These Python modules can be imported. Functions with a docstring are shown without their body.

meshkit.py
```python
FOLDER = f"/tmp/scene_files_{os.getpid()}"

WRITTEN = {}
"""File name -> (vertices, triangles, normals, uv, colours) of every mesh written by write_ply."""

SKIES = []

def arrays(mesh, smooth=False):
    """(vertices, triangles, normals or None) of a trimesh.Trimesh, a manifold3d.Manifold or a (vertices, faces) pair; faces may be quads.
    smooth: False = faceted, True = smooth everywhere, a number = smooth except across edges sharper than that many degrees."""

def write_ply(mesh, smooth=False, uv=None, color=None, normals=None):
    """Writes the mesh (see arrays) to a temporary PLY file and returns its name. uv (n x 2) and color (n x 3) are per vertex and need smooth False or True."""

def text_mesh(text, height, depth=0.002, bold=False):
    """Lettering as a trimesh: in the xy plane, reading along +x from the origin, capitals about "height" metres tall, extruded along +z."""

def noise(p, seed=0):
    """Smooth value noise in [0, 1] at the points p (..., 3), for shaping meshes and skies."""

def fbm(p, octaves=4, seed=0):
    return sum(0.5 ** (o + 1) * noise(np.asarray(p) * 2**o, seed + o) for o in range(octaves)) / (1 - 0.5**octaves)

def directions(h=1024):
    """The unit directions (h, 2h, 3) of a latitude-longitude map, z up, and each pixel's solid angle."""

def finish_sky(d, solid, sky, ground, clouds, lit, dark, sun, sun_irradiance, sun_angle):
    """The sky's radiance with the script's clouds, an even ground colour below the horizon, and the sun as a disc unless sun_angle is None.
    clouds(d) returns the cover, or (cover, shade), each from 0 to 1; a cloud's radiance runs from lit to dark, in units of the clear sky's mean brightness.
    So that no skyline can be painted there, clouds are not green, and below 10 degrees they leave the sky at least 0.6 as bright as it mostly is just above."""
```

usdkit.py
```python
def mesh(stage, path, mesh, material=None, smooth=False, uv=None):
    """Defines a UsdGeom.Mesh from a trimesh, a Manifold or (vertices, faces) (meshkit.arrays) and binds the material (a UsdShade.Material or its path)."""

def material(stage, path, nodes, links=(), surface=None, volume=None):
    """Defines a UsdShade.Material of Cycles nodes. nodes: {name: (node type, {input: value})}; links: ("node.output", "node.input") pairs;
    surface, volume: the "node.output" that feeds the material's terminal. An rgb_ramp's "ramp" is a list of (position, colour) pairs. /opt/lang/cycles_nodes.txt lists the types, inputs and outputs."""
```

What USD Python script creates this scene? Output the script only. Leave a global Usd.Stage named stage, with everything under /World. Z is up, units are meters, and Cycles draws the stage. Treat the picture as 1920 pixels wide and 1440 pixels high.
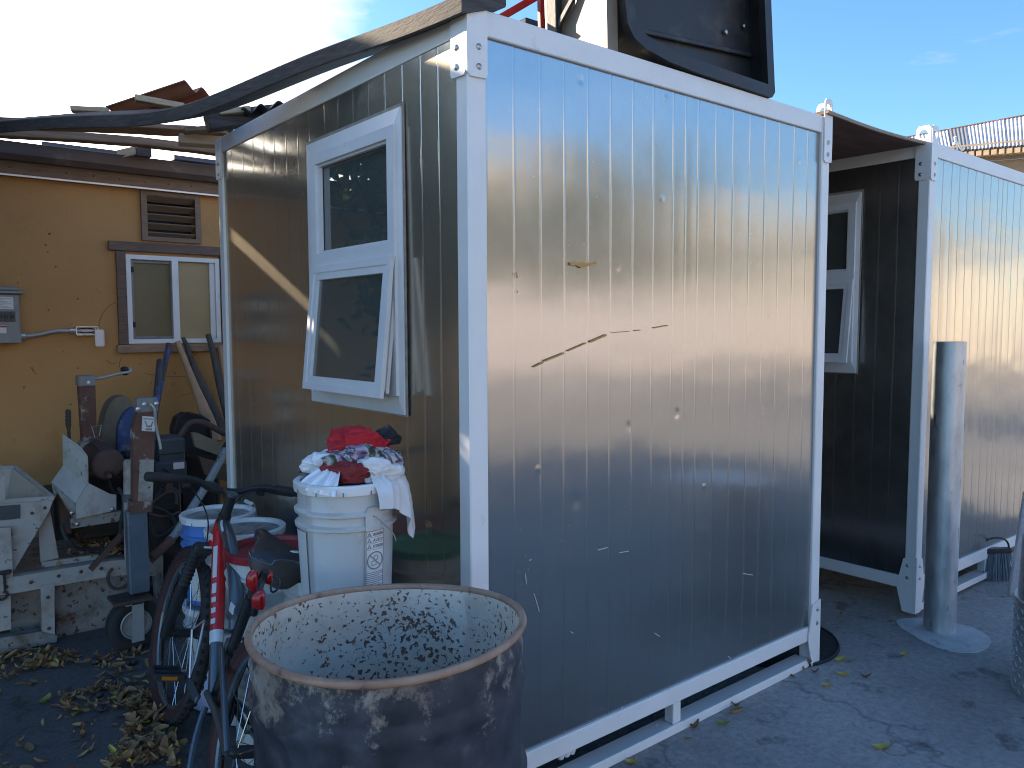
import math, numpy as np, trimesh, usdkit, meshkit
from pxr import Usd, UsdGeom, UsdLux, UsdShade, Gf, Sdf
from shapely.geometry import Polygon, Point, box as sbox
from shapely import affinity

rng = np.random.default_rng(7)
stage = Usd.Stage.CreateInMemory()
UsdGeom.SetStageUpAxis(stage, 'Z'); UsdGeom.SetStageMetersPerUnit(stage, 1.0)
UsdGeom.Xform.Define(stage, '/World'); UsdGeom.Scope.Define(stage, '/World/Looks')

# ---------------------------------------------------------------- camera
CP = np.array([-1.362, -1.865, 1.540])
CM = np.array([[0.77484509, -0.63214008, -0.00374346], [-0.04778754, -0.05266865, -0.99746798], [0.63034232, 0.77306205, -0.07101846]])
CF = 1489.0
cam = UsdGeom.Camera.Define(stage, '/World/camera')
_m = np.eye(4); _m[0, :3] = CM[0]; _m[1, :3] = -CM[1]; _m[2, :3] = -CM[2]; _m[3, :3] = CP
cam.AddTransformOp().Set(Gf.Matrix4d(*[float(x) for x in _m.ravel()]))
cam.CreateHorizontalApertureAttr(36.0); cam.CreateVerticalApertureAttr(27.0); cam.CreateFocalLengthAttr(36.0 * CF / 1920)
cam.CreateClippingRangeAttr((0.05, 1000.0))
cam.CreateExposureAttr(EXPOSURE := 1.68)

# ---------------------------------------------------------------- sun and sky
SUN = np.array([-0.36, 1.0, 0.42]); SUN /= np.linalg.norm(SUN)
SUN_EL, SUN_ROT = math.asin(SUN[2]), math.atan2(SUN[0], SUN[1])
sun = UsdLux.DistantLight.Define(stage, '/World/sun')
sun.CreateIntensityAttr(1.0); sun.CreateAngleAttr(0.53); sun.CreateColorAttr(Gf.Vec3f(1.0, 0.83, 0.62))
sun.GetPrim().CreateAttribute('inputs:normalize', Sdf.ValueTypeNames.Bool).Set(True)
_x = np.cross([0, 0, 1], SUN); _x /= np.linalg.norm(_x); _y = np.cross(SUN, _x)
_s = np.eye(4); _s[0, :3] = _x; _s[1, :3] = _y; _s[2, :3] = SUN
sun.AddTransformOp().Set(Gf.Matrix4d(*[float(v) for v in _s.ravel()]))
dome = UsdLux.DomeLight.Define(stage, '/World/sky')
SKY = 0.10
_d0 = np.array([-0.02, 1.0, 0.36]); _d0 /= np.linalg.norm(_d0)
sky_m = usdkit.material(stage, '/World/Looks/sky_look', {
    'hs': ('hsv', {'saturation': 1.12, 'value': 1.0}), 'sky': ('sky_texture', {'sky_type': 'single_scattering', 'sun_disc': False, 'sun_elevation': SUN_EL, 'sun_rotation': SUN_ROT, 'aerosol_density': 0.7, 'air_density': 1.0, 'ozone_density': 4.2}),
    'tc': ('texture_coordinate', {}),
    'map': ('mapping', {'scale': (1.0, 1.0, 3.2)}),
    'n': ('noise_texture', {'scale': 2.3, 'detail': 7.0, 'roughness': 0.56, 'distortion': 0.3}),
    'dot': ('vector_math', {'math_type': 'dot_product', 'vector2': tuple(_d0)}),
    'mr': ('map_range', {'from_min': 0.80, 'from_max': 1.0, 'to_min': -0.06, 'to_max': 0.36, 'clamp': True}),
    'add': ('math', {'math_type': 'add'}),
    'ramp': ('rgb_ramp', {'ramp': [(0.0, (0, 0, 0)), (0.56, (0, 0, 0)), (0.70, (0.85, 0.85, 0.85)), (1, (1, 1, 1))]}),
    'bw': ('rgb_to_bw', {}), 'k': ('math', {'math_type': 'multiply', 'value2': 1.55}),
    'tint': ('mix_color', {'blend_type': 'multiply', 'fac': 1.0, 'b': (1.0, 0.97, 0.93), 'use_clamp': False}),
    'mix': ('mix_color', {'use_clamp': False}),
    'bg': ('background_shader', {'strength': SKY})},
    [('tc.generated', 'map.vector'), ('map.vector', 'n.vector'), ('tc.generated', 'dot.vector1'), ('dot.value', 'mr.value'), ('n.fac', 'add.value1'), ('mr.result', 'add.value2'),
     ('add.value', 'ramp.fac'), ('sky.color', 'bw.color'), ('bw.val', 'k.value1'), ('k.value', 'tint.a'), ('sky.color', 'hs.color'), ('hs.color', 'mix.a'), ('tint.result', 'mix.b'), ('ramp.color', 'mix.fac'), ('mix.result', 'bg.color')], surface='bg.background')
UsdShade.MaterialBindingAPI.Apply(dome.GetPrim()).Bind(sky_m)
dome.GetPrim().SetCustomDataByKey('label', 'blue late afternoon sky with white haze at left'); dome.GetPrim().SetCustomDataByKey('kind', 'structure')


# ---------------------------------------------------------------- geometry helpers
def at(u, v, X=None, Y=None, Z=None, D=None):
    """World point on a real plane, from a position read off the photograph (1920 x 1440)."""
    d = np.array([(u - 960) / CF, (v - 720) / CF, 1.0]) @ CM
    t = D if D is not None else (X - CP[0]) / d[0] if X is not None else (Y - CP[1]) / d[1] if Y is not None else (Z - CP[2]) / d[2]
    return CP + t * d

class MB:
    def __init__(s): s.v = []; s.f = []; s.n = 0
    def add(s, v, f=None):
        if f is None:
            v, f = np.asarray(v.vertices), np.asarray(v.faces)
        v, f = np.asarray(v, float), np.asarray(f, int)
        if f.shape[1] == 4: f = np.vstack([f[:, [0, 1, 2]], f[:, [0, 2, 3]]])
        s.v.append(v); s.f.append(f + s.n); s.n += len(v); return s
    def mesh(s): return np.vstack(s.v), np.vstack(s.f)

def vol(v, f):
    a, b, c = v[f[:, 0]], v[f[:, 1]], v[f[:, 2]]
    return np.einsum('ij,ij->i', a, np.cross(b, c)).sum()
def fix(v, f):
    v, f = np.asarray(v, float), np.asarray(f, int)
    if f.shape[1] == 4: f = np.vstack([f[:, [0, 1, 2]], f[:, [0, 2, 3]]])
    return (v, f[:, ::-1]) if vol(v - v.mean(0), f) < 0 else (v, f)

def box(x0, x1, y0, y1, z0, z1, b=0.003):
    x0, x1 = min(x0, x1), max(x0, x1); y0, y1 = min(y0, y1), max(y0, y1); z0, z1 = min(z0, z1), max(z0, z1)
    b = min(b, 0.3 * min(x1 - x0, y1 - y0, z1 - z0))
    p = []
    for X, sx in ((x0, 1), (x1, -1)):
        for Y, sy in ((y0, 1), (y1, -1)):
            for Z, sz in ((z0, 1), (z1, -1)):
                p += [(X, Y + sy * b, Z + sz * b), (X + sx * b, Y, Z + sz * b), (X + sx * b, Y + sy * b, Z)]
    h = trimesh.convex.convex_hull(np.array(p))
    return np.asarray(h.vertices), np.asarray(h.faces)
def obox(c, size, axes=None, b=0.003):
    h = np.array(size) / 2
    v, f = box(-h[0], h[0], -h[1], h[1], -h[2], h[2], b)
    return (v @ np.asarray(axes) if axes is not None else v) + np.asarray(c), f
def beam(p0, p1, w, h, up=(0, 0, 1), b=0.003):
    """bar from p0 to p1: w across, h along up"""
    p0, p1 = np.asarray(p0, float), np.asarray(p1, float); d = p1 - p0; L = np.linalg.norm(d); d /= L
    s = np.cross(d, up); s /= np.linalg.norm(s); u = np.cross(s, d)
    return fix(*obox((p0 + p1) / 2, (L, w, h), [d, s, u], b))
def tube(path, r, n=12, caps=True, flat=None):
    path = np.asarray(path, float); m = len(path); r = np.broadcast_to(np.asarray(r, float), (m,))
    t = np.gradient(path, axis=0); t /= np.linalg.norm(t, axis=1)[:, None] + 1e-12
    ref = np.array([0, 0, 1.0]) if abs(t[0][2]) < 0.9 else np.array([0, 1.0, 0])
    s = np.cross(t[0], ref); s /= np.linalg.norm(s); vs = []
    for i in range(m):
        s = s - t[i] * (s @ t[i]); s /= np.linalg.norm(s); u = np.cross(t[i], s)
        a = np.linspace(0, 2 * np.pi, n, endpoint=False)
        k = 1 if flat is None else flat[i]
        vs.append(path[i] + r[i] * (np.cos(a)[:, None] * s + k * np.sin(a)[:, None] * u))
    v = np.vstack(vs); f = []
    for i in range(m - 1):
        for j in range(n):
            k = (j + 1) % n; f += [(i * n + j, i * n + k, (i + 1) * n + k), (i * n + j, (i + 1) * n + k, (i + 1) * n + j)]
    if caps:
        v = np.vstack([v, path[0], path[-1]]); c0, c1 = m * n, m * n + 1
        for j in range(n):
            k = (j + 1) % n; f += [(c0, k, j), (c1, (m - 1) * n + j, (m - 1) * n + k)]
    return v, np.array(f)
def spline(pts, n=24):
    from scipy.interpolate import CubicSpline
    p = np.asarray(pts, float); t = np.r_[0, np.cumsum(np.linalg.norm(np.diff(p, axis=0), axis=1))]
    return CubicSpline(t, p)(np.linspace(0, t[-1], n))
def lathe(prof, n=48, c=(0, 0, 0)):
    """profile of (r, z), revolved about z"""
    prof = np.asarray(prof, float); m = len(prof); a = np.linspace(0, 2 * np.pi, n, endpoint=False)
    v = np.stack([np.outer(prof[:, 0], np.cos(a)), np.outer(prof[:, 0], np.sin(a)), np.repeat(prof[:, 1:2], n, 1)], -1).reshape(-1, 3) + np.asarray(c)
    f = []
    for i in range(m - 1):
        for j in range(n):
            k = (j + 1) % n; f += [(i * n + j, i * n + k, (i + 1) * n + k), (i * n + j, (i + 1) * n + k, (i + 1) * n + j)]
    return v, np.array(f)
def ext(poly, h, fn):
    """shapely polygon extruded by h, then mapped by fn(a, b, h) -> x, y, z"""
    m = MB()
    for g in getattr(poly, 'geoms', [poly]):
        e = trimesh.creation.extrude_polygon(g, h, engine='earcut'); v = np.asarray(e.vertices)
        m.add(*fix(np.stack(fn(v[:, 0], v[:, 1], v[:, 2]), 1), e.faces))
    return m.mesh()
def grid(fn, nu, nv, u=(0, 1), v=(0, 1), wrap=False):
    U, V = np.meshgrid(np.linspace(*u, nu), np.linspace(*v, nv), indexing='ij')
    p = np.stack(fn(U, V), -1).reshape(-1, 3); f = []
    for i in range(nu - 1):
        for j in range(nv - 1):
            a = i * nv + j; f += [(a, a + nv, a + nv + 1), (a, a + nv + 1, a + 1)]
    return p, np.array(f)
def frame_R(o):  # a face with outward normal -y
    return lambda a, b, h: (a, -(o + h), b)
def frame_L(o):  # a face with outward normal -x
    return lambda a, b, h: (-(o + h), a, b)
def bolt_R(x, z, o, r=0.010):
    v, f = lathe([(0.0, 0.006), (r * .55, 0.0052), (r * .9, 0.003), (r, 0.0), (r * .4, 0)], 12); return np.stack([v[:, 0] + x, -(v[:, 2] + o), v[:, 1] + z], 1), f
def bolt_L(y, z, o, r=0.010):
    v, f = lathe([(0.0, 0.006), (r * .55, 0.0052), (r * .9, 0.003), (r, 0.0), (r * .4, 0)], 12); return np.stack([-(v[:, 2] + o), v[:, 0] + y, v[:, 1] + z], 1), f[:, ::-1]
def move(m, d): return m[0] + np.asarray(d), m[1]
def rotz(m, a):
    c, s = math.cos(a), math.sin(a); return m[0] @ np.array([[c, s, 0], [-s, c, 0], [0, 0, 1]]), m[1]
def xf(m, R, t): return m[0] @ np.asarray(R).T + np.asarray(t), m[1]
def cat(*ms):
    k = MB()
    for m in ms: k.add(*m)
    return k.mesh()

used = set()
def numbered(parent, name):
    p, i = f'{parent}/{name}', 0
    while p in used: i += 1; p = f'{parent}/{name}_{i:03d}'
    used.add(p); return p
def tag(o, label=None, cat=None, group=None, kind=None):
    for k, v in (('label', label), ('category', cat), ('group', group), ('kind', kind)):
        if v: o.SetCustomDataByKey(k, v)
    return o
def thing(name, label, cat, group=None, loc=None, rot=None):
    x = UsdGeom.Xform.Define(stage, numbered('/World', name))
    if loc is not None: x.AddTranslateOp().Set(Gf.Vec3d(*map(float, loc)))
    if rot is not None: x.AddRotateXYZOp().Set(Gf.Vec3f(*map(float, rot)))
    return tag(x.GetPrim(), label, cat, group)
def part(parent, name, m, mat, smooth=35, label=None, kind=None):
    path = parent.GetPath().pathString if parent is not None else '/World'
    o = usdkit.mesh(stage, numbered(path, name), (np.asarray(m[0]), np.asarray(m[1])), mat, smooth=smooth)
    return tag(o.GetPrim(), label, kind=kind)
def solo(name, m, mat, label, cat=None, group=None, kind=None, smooth=35):
    return tag(part(None, name, m, mat, smooth), label, cat, group, kind)

# ---------------------------------------------------------------- materials
MATS = {}
def mat(name, c1, c2=None, scale=6, rough=0.5, metal=0.0, bump=0.0, bscale=80, stretch=(1, 1, 1), dirt=None, dscale=5, dlo=0.55, dhi=0.7, ddetail=6, spec=0.5, dirt2=None, d2scale=60, d2lo=.62, d2hi=.66, coat=0, rough2=None):
    c2 = c2 or c1
    N = {'g': ('geometry', {}), 'mp': ('mapping', {'scale': stretch}), 'n': ('noise_texture', {'scale': scale, 'detail': 6.0, 'roughness': 0.6}),
         'r': ('rgb_ramp', {'ramp': [(0.3, c1), (0.7, c2)]}),
         'p': ('principled_bsdf', {'roughness': rough, 'metallic': metal, 'specular_ior_level': spec, 'coat_weight': coat})}
    L = [('g.position', 'mp.vector'), ('mp.vector', 'n.vector'), ('n.fac', 'r.fac')]
    col = 'r.color'
    for k, dc, ds, lo, hi, dd in (('d', dirt, dscale, dlo, dhi, ddetail), ('e', dirt2, d2scale, d2lo, d2hi, 3.0)):
        if dc is None: continue
        N[k + 'n'] = ('noise_texture', {'scale': ds, 'detail': dd, 'roughness': 0.65}); N[k + 'r'] = ('rgb_ramp', {'ramp': [(lo, (0, 0, 0)), (hi, (1, 1, 1))]})
        N[k + 'm'] = ('mix_color', {'b': dc})
        L += [('g.position' if k == 'e' else 'mp.vector', k + 'n.vector'), (k + 'n.fac', k + 'r.fac'), (k + 'r.color', k + 'm.fac'), (col, k + 'm.a')]
        col = k + 'm.result'
    L.append((col, 'p.base_color'))
    if rough2 is not None:
        N['rr'] = ('map_range', {'from_min': .3, 'from_max': .7, 'to_min': rough, 'to_max': rough2}); L += [('n.fac', 'rr.value'), ('rr.result', 'p.roughness')]
    if bump:
        N['bn'] = ('noise_texture', {'scale': bscale, 'detail': 5.0, 'roughness': 0.6}); N['b'] = ('bump', {'strength': 1.0, 'distance': bump})
        L += [('mp.vector', 'bn.vector'), ('bn.fac', 'b.height'), ('b.normal', 'p.normal')]
    m = usdkit.material(stage, f'/World/Looks/{name}', N, L, surface='p.BSDF'); MATS[name] = m; return m

def steel(name, tangent, stretch, rough, col, dents=(), aniso=0.55, wob=0.0015, grain=0.000008, nicks=0.6, film=0.12, dust=0.02):
    """brushed sheet steel: vertical grain, faint dust, pin dents"""
    N = {'g': ('geometry', {}), 'mp': ('mapping', {'scale': stretch}),
         'gr': ('noise_texture', {'scale': 1.0, 'detail': 4.0, 'roughness': 0.7}),
         'dn': ('noise_texture', {'scale': 1.6, 'detail': 5.0, 'roughness': 0.6}),
         'cr': ('rgb_ramp', {'ramp': [(0.25, tuple(c * 0.92 for c in col)), (0.75, col)]}),
         'rr': ('map_range', {'from_min': 0.3, 'from_max': 0.75, 'to_min': rough * 0.85, 'to_max': rough * 1.25}),
         'wp': ('mapping', {'scale': (.45, .45, 1.0)}), 'wn': ('noise_texture', {'scale': 5.0, 'detail': 1.5, 'roughness': 0.4}),
         'wm': ('math', {'math_type': 'multiply', 'value2': wob}), 'gm': ('math', {'math_type': 'multiply_add', 'value2': grain}),
         'nv': ('voronoi_texture', {'scale': 34.0, 'randomness': 1.0}), 'nn': ('noise_texture', {'scale': 3.0, 'detail': 3.0}),
         'nt': ('math', {'math_type': 'multiply_add', 'value2': 0.20, 'value3': -0.075}), 'nl': ('math', {'math_type': 'less_than'}),
         'nk': ('math', {'math_type': 'multiply_add', 'value2': nicks, 'value3': dust}), 'hz': ('glossy_bsdf', {'color': col, 'roughness': 0.46}), 'hm': ('mix_closure', {'fac': film}), 'nd': ('diffuse_bsdf', {'color': (0.55, 0.54, 0.50)}), 'mx': ('mix_closure', {}),
         't': ('combine_xyz', {'x': tangent[0], 'y': tangent[1], 'z': tangent[2]}),
         'b': ('bump', {'strength': 1.0, 'distance': 1.0}),
         'p': ('principled_bsdf', {'metallic': 1.0, 'anisotropic': aniso})}
    L = [('g.position', 'mp.vector'), ('mp.vector', 'gr.vector'), ('g.position', 'dn.vector'), ('dn.fac', 'cr.fac'), ('cr.color', 'p.base_color'), ('dn.fac', 'rr.value'), ('rr.result', 'p.roughness'),
         ('g.position', 'wp.vector'), ('wp.vector', 'wn.vector'), ('wn.fac', 'wm.value1'), ('gr.fac', 'gm.value1'), ('wm.value', 'gm.value3'), ('t.vector', 'p.tangent'),
         ('g.position', 'nv.vector'), ('g.position', 'nn.vector'), ('nn.fac', 'nt.value1'), ('nv.distance', 'nl.value1'), ('nt.value', 'nl.value2'), ('nl.value', 'nk.value1'), ('nk.value', 'mx.fac'), ('p.BSDF', 'hm.closure1'), ('hz.BSDF', 'hm.closure2'), ('hm.closure', 'mx.closure1'), ('nd.BSDF', 'mx.closure2')]
    h = 'gm.value'
    for i, (c, rad, dep) in enumerate(dents):
        N[f'v{i}'] = ('vector_math', {'math_type': 'distance', 'vector2': c}); N[f'q{i}'] = ('map_range', {'range_type': 'smoothstep', 'from_min': 0.0, 'from_max': rad, 'to_min': dep, 'to_max': 0.0, 'clamp': True})
        N[f'a{i}'] = ('math', {'math_type': 'add'})
        L += [('g.position', f'v{i}.vector1'), (f'v{i}.value', f'q{i}.value'), (h, f'a{i}.value1'), (f'q{i}.result', f'a{i}.value2')]; h = f'a{i}.value'
    L += [(h, 'b.height'), ('b.normal', 'p.normal')]
    return usdkit.material(stage, f'/World/Looks/{name}', N, L, surface='mx.closure')

def R_dents():
    out = []
    for u, v, r, d in ((1270, 775, .022, -.004), (1080, 940, .030, -.004), (1320, 912, .012, .003), (1425, 965, .026, -.003), (1242, 372, .014, .003), (1090, 150, .016, -.003), (1250, 185, .014, .003), (1440, 590, .01, -.002),
                       (1180, 800, .02, -.002), (1500, 300, .018, .0025), (1345, 1010, .012, -.002), (1010, 880, .014, .002), (1430, 770, .02, -.002), (1160, 500, .016, .0015)):
        out.append((tuple(at(u, v, Y=.012)), r * 1.3, d * .3))
    return out
STEEL_R = steel('steel_right', (1, 0, 0), (420, 420, 1.2), 0.19, (0.46, 0.452, 0.435), R_dents(), aniso=.85, film=.06, dust=.012, wob=.0022)
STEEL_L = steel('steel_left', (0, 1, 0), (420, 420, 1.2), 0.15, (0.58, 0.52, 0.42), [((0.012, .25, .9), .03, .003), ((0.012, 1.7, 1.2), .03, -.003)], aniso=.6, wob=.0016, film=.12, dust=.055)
STEEL_B = steel('steel_second', (1, 0, 0), (420, 420, 1.2), 0.19, (0.46, 0.44, 0.41), aniso=.5, wob=.004)
STEEL_B2 = steel('steel_second_side', (0, 1, 0), (420, 420, 1.2), 0.2, (0.40, 0.40, 0.40), aniso=.4, film=.05, dust=0.0)
WHITE = mat('white_frame_paint', (0.70, 0.69, 0.66), (0.76, 0.75, 0.72), 4, 0.42, dirt=(0.42, 0.38, 0.33), dscale=9, dlo=.66, dhi=.80, bump=.0003, bscale=120, dirt2=(0.25, 0.17, 0.12), d2scale=55, d2lo=.755, d2hi=.775)
PVC = mat('white_window_pvc', (0.66, 0.66, 0.65), (0.74, 0.74, 0.73), 5, 0.35, dirt=(0.40, 0.37, 0.33), dscale=14, dlo=.66, dhi=.82)
SEAL = mat('dark_sealant', (0.24, 0.21, 0.17), (0.36, 0.32, 0.27), 30, 0.8)
BOLT = mat('bolt_steel', (0.36, 0.35, 0.34), (0.46, 0.45, 0.43), 40, 0.35, 1.0)
LINER = mat('cabin_lining', (0.32, 0.33, 0.32), None, 3, 0.8)
DARKIN = mat('dark_void', (0.03, 0.03, 0.03), (0.05, 0.045, 0.04), 5, 0.9)
def glassmat(name, tint, refl, rough=0.0, film=0.0):
    return usdkit.material(stage, f'/World/Looks/{name}', {'f': ('fresnel', {'IOR': refl}), 'n': ('noise_texture', {'scale': 3.0, 'detail': 1.0}), 'b': ('bump', {'strength': 1.0, 'distance': 0.0015}), 'g': ('geometry', {}),
        't': ('transparent_bsdf', {'color': tint}), 's': ('glossy_bsdf', {'color': (.9, .9, .9), 'roughness': rough}), 'm': ('mix_closure', {}), 'dd': ('diffuse_bsdf', {'color': (.42, .46, .43)}), 'dm': ('mix_closure', {'fac': film})},
        [('g.position', 'n.vector'), ('n.fac', 'b.height'), ('b.normal', 's.normal'), ('f.fac', 'm.fac'), ('t.BSDF', 'm.closure1'), ('s.BSDF', 'm.closure2'), ('m.closure', 'dm.closure1'), ('dd.BSDF', 'dm.closure2')], surface='dm.closure')
GLASS = glassmat('cabin_window_glass', (0.45, 0.54, 0.52), 3.0, 0.012, film=.10)
GLASS2 = glassmat('building_window_glass', (0.62, 0.62, 0.55), 1.7, 0.08)
YELLOW = mat('yellow_stucco', (0.41, 0.212, 0.068), (0.47, 0.25, 0.088), 1.3, 0.78, bump=.0025, bscale=70, dirt=(0.30, 0.155, 0.055), dscale=2.4, dlo=.56, dhi=.84, dirt2=(0.09, 0.05, 0.03), d2scale=24, d2lo=.715, d2hi=.735)
TRIM = mat('brown_trim_wood', (0.095, 0.055, 0.038), (0.16, 0.10, 0.07), 3, 0.65, stretch=(3, 3, 30), bump=.0006, bscale=8)
TRIMH = mat('brown_trim_wood_flat', (0.095, 0.055, 0.038), (0.17, 0.105, 0.075), 3, 0.65, stretch=(3, 20, 30), bump=.0006, bscale=8)
SILL = mat('sill_wood', (0.23, 0.13, 0.08), (0.36, 0.23, 0.15), 3, 0.6, stretch=(3, 20, 30), dirt=(0.14, 0.05, 0.03), dscale=2.2, dlo=.6, dhi=.7)
GUTTER = mat('brown_gutter', (0.075, 0.055, 0.045), (0.12, 0.09, 0.07), 3, 0.5, dirt=(.18, .15, .12), dscale=6, dlo=.6, dhi=.8)
FASCIA = mat('fascia_board', (0.15, 0.095, 0.06), (0.22, 0.145, 0.09), 3, 0.6, stretch=(3, 20, 30), dirt=(.06, .04, .03), dscale=4, dlo=.58, dhi=.75)
PLANK = mat('weathered_plank', (0.030, 0.026, 0.025), (0.085, 0.070, 0.060), 2.2, 0.75, stretch=(2, 6, 38), bump=.003, bscale=5, dirt=(.075, .058, .045), dscale=2.4, dlo=.62, dhi=.82)
PLANK2 = mat('brown_rafter_wood', (0.13, 0.075, 0.045), (0.27, 0.17, 0.10), 2.2, 0.7, stretch=(2, 22, 38), bump=.001, bscale=5)
PLYWOOD = mat('plywood', (0.11, 0.06, 0.042), (0.20, 0.115, 0.08), 2.0, 0.7, stretch=(2, 14, 14), bump=.001, bscale=6)
PLYEDGE = mat('plywood_edge', (0.20, 0.16, 0.12), (0.42, 0.34, 0.25), 2.0, 0.8, stretch=(4, 4, 120))
PALEWOOD = mat('pale_wood', (0.34, 0.25, 0.15), (0.50, 0.38, 0.24), 2.5, 0.65, stretch=(6, 6, 30), dirt=(.16, .11, .07), dscale=5, dlo=.58, dhi=.75)
TERRA = mat('terracotta_sheet', (0.24, 0.085, 0.05), (0.33, 0.13, 0.08), 4, 0.7, dirt=(.12, .06, .045), dscale=6, dlo=.55, dhi=.75)
DARKSHEET = mat('dark_roof_sheet', (0.035, 0.04, 0.055), (0.07, 0.075, 0.09), 3, 0.4)
ASPHALT = None
BLACKPL = mat('black_plastic', (0.012, 0.012, 0.014), (0.03, 0.028, 0.026), 3, 0.45, dirt=(.11, .085, .06), dscale=4, dlo=.55, dhi=.85, bump=.0006, bscale=60, rough2=.6)
SUNLITPL = mat('sunlit_dusty_plastic', (0.12, 0.095, 0.065), (0.19, 0.155, 0.11), 5, 0.5, dirt=(.25, .19, .12), dscale=8, dlo=.55, dhi=.75)  # pale tone paints sunlight onto the dusty side of the tub
REDPAINT = mat('red_paint', (0.33, 0.02, 0.018), (0.42, 0.03, 0.025), 6, 0.4, dirt=(.12, .04, .03), dscale=12, dlo=.65, dhi=.75)
GALV = mat('galvanised_steel', (0.36, 0.40, 0.42), (0.58, 0.61, 0.62), 9, 0.36, 0.85, stretch=(2, 2, .7), dirt=(.12, .14, .15), dscale=14, dlo=.60, dhi=.72, rough2=.5)
CONCRETE = mat('pale_concrete', (0.40, 0.41, 0.41), (0.54, 0.54, 0.53), 9, 0.85, bump=.004, bscale=40, dirt=(.25, .25, .25), dscale=14, dlo=.55, dhi=.7)
RUBBER = mat('black_rubber', (0.012, 0.012, 0.013), (0.024, 0.023, 0.022), 8, 0.75, bump=.001, bscale=90, dirt=(.06, .05, .04), dscale=9, dlo=.6, dhi=.8)
MAT_RUB = mat('black_mat', (0.014, 0.015, 0.018), (0.024, 0.025, 0.03), 8, 0.8, bump=.002, bscale=150, dirt=(.07, .065, .06), dscale=9, dlo=.62, dhi=.85)
BUCKET = mat('white_bucket_plastic', (0.46, 0.47, 0.455), (0.54, 0.545, 0.525), 3, 0.38, dirt=(.40, .37, .31), dscale=7, dlo=.56, dhi=.78, dirt2=(.12, .12, .12), d2scale=70, d2lo=.715, d2hi=.74)
LIDW = mat('white_lid_plastic', (0.66, 0.66, 0.64), (0.74, 0.74, 0.72), 4, 0.4, dirt=(.33, .29, .24), dscale=9, dlo=.58, dhi=.74, dirt2=(.1, .1, .12), d2scale=60, d2lo=.72, d2hi=.74)
LIDTOP = mat('dusty_lid_top', (0.20, 0.18, 0.16), (0.50, 0.47, 0.42), 9, 0.7, dirt=(.10, .085, .07), dscale=16, dlo=.5, dhi=.7)
BLUEPL = mat('blue_bucket_plastic', (0.06, 0.17, 0.46), (0.09, 0.22, 0.54), 4, 0.4)
REDLID = mat('red_lid_plastic', (0.24, 0.012, 0.02), (0.30, 0.02, 0.03), 5, 0.4, dirt=(.27, .14, .12), dscale=9, dlo=.62, dhi=.85)
GREENPL = mat('green_lid_plastic', (0.012, 0.17, 0.075), (0.02, 0.21, 0.09), 5, 0.4)
PAPERW = mat('label_paper', (0.60, 0.60, 0.57), (0.66, 0.66, 0.63), 20, 0.6)
INK = mat('grey_ink', (0.20, 0.20, 0.20), None, 4, 0.6)
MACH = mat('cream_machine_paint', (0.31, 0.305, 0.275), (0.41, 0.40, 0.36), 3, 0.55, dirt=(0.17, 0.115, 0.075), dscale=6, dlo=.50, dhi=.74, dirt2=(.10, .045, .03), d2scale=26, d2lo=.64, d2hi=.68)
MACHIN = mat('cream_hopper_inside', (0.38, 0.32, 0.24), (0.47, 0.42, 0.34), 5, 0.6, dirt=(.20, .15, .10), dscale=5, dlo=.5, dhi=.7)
MACHD = mat('scuffed_machine_paint', (0.20, 0.20, 0.18), (0.30, 0.29, 0.26), 5, 0.6, dirt=(.10, .07, .05), dscale=5, dlo=.48, dhi=.66, dirt2=(.09, .04, .03), d2scale=30, d2lo=.6, d2hi=.63)
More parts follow.
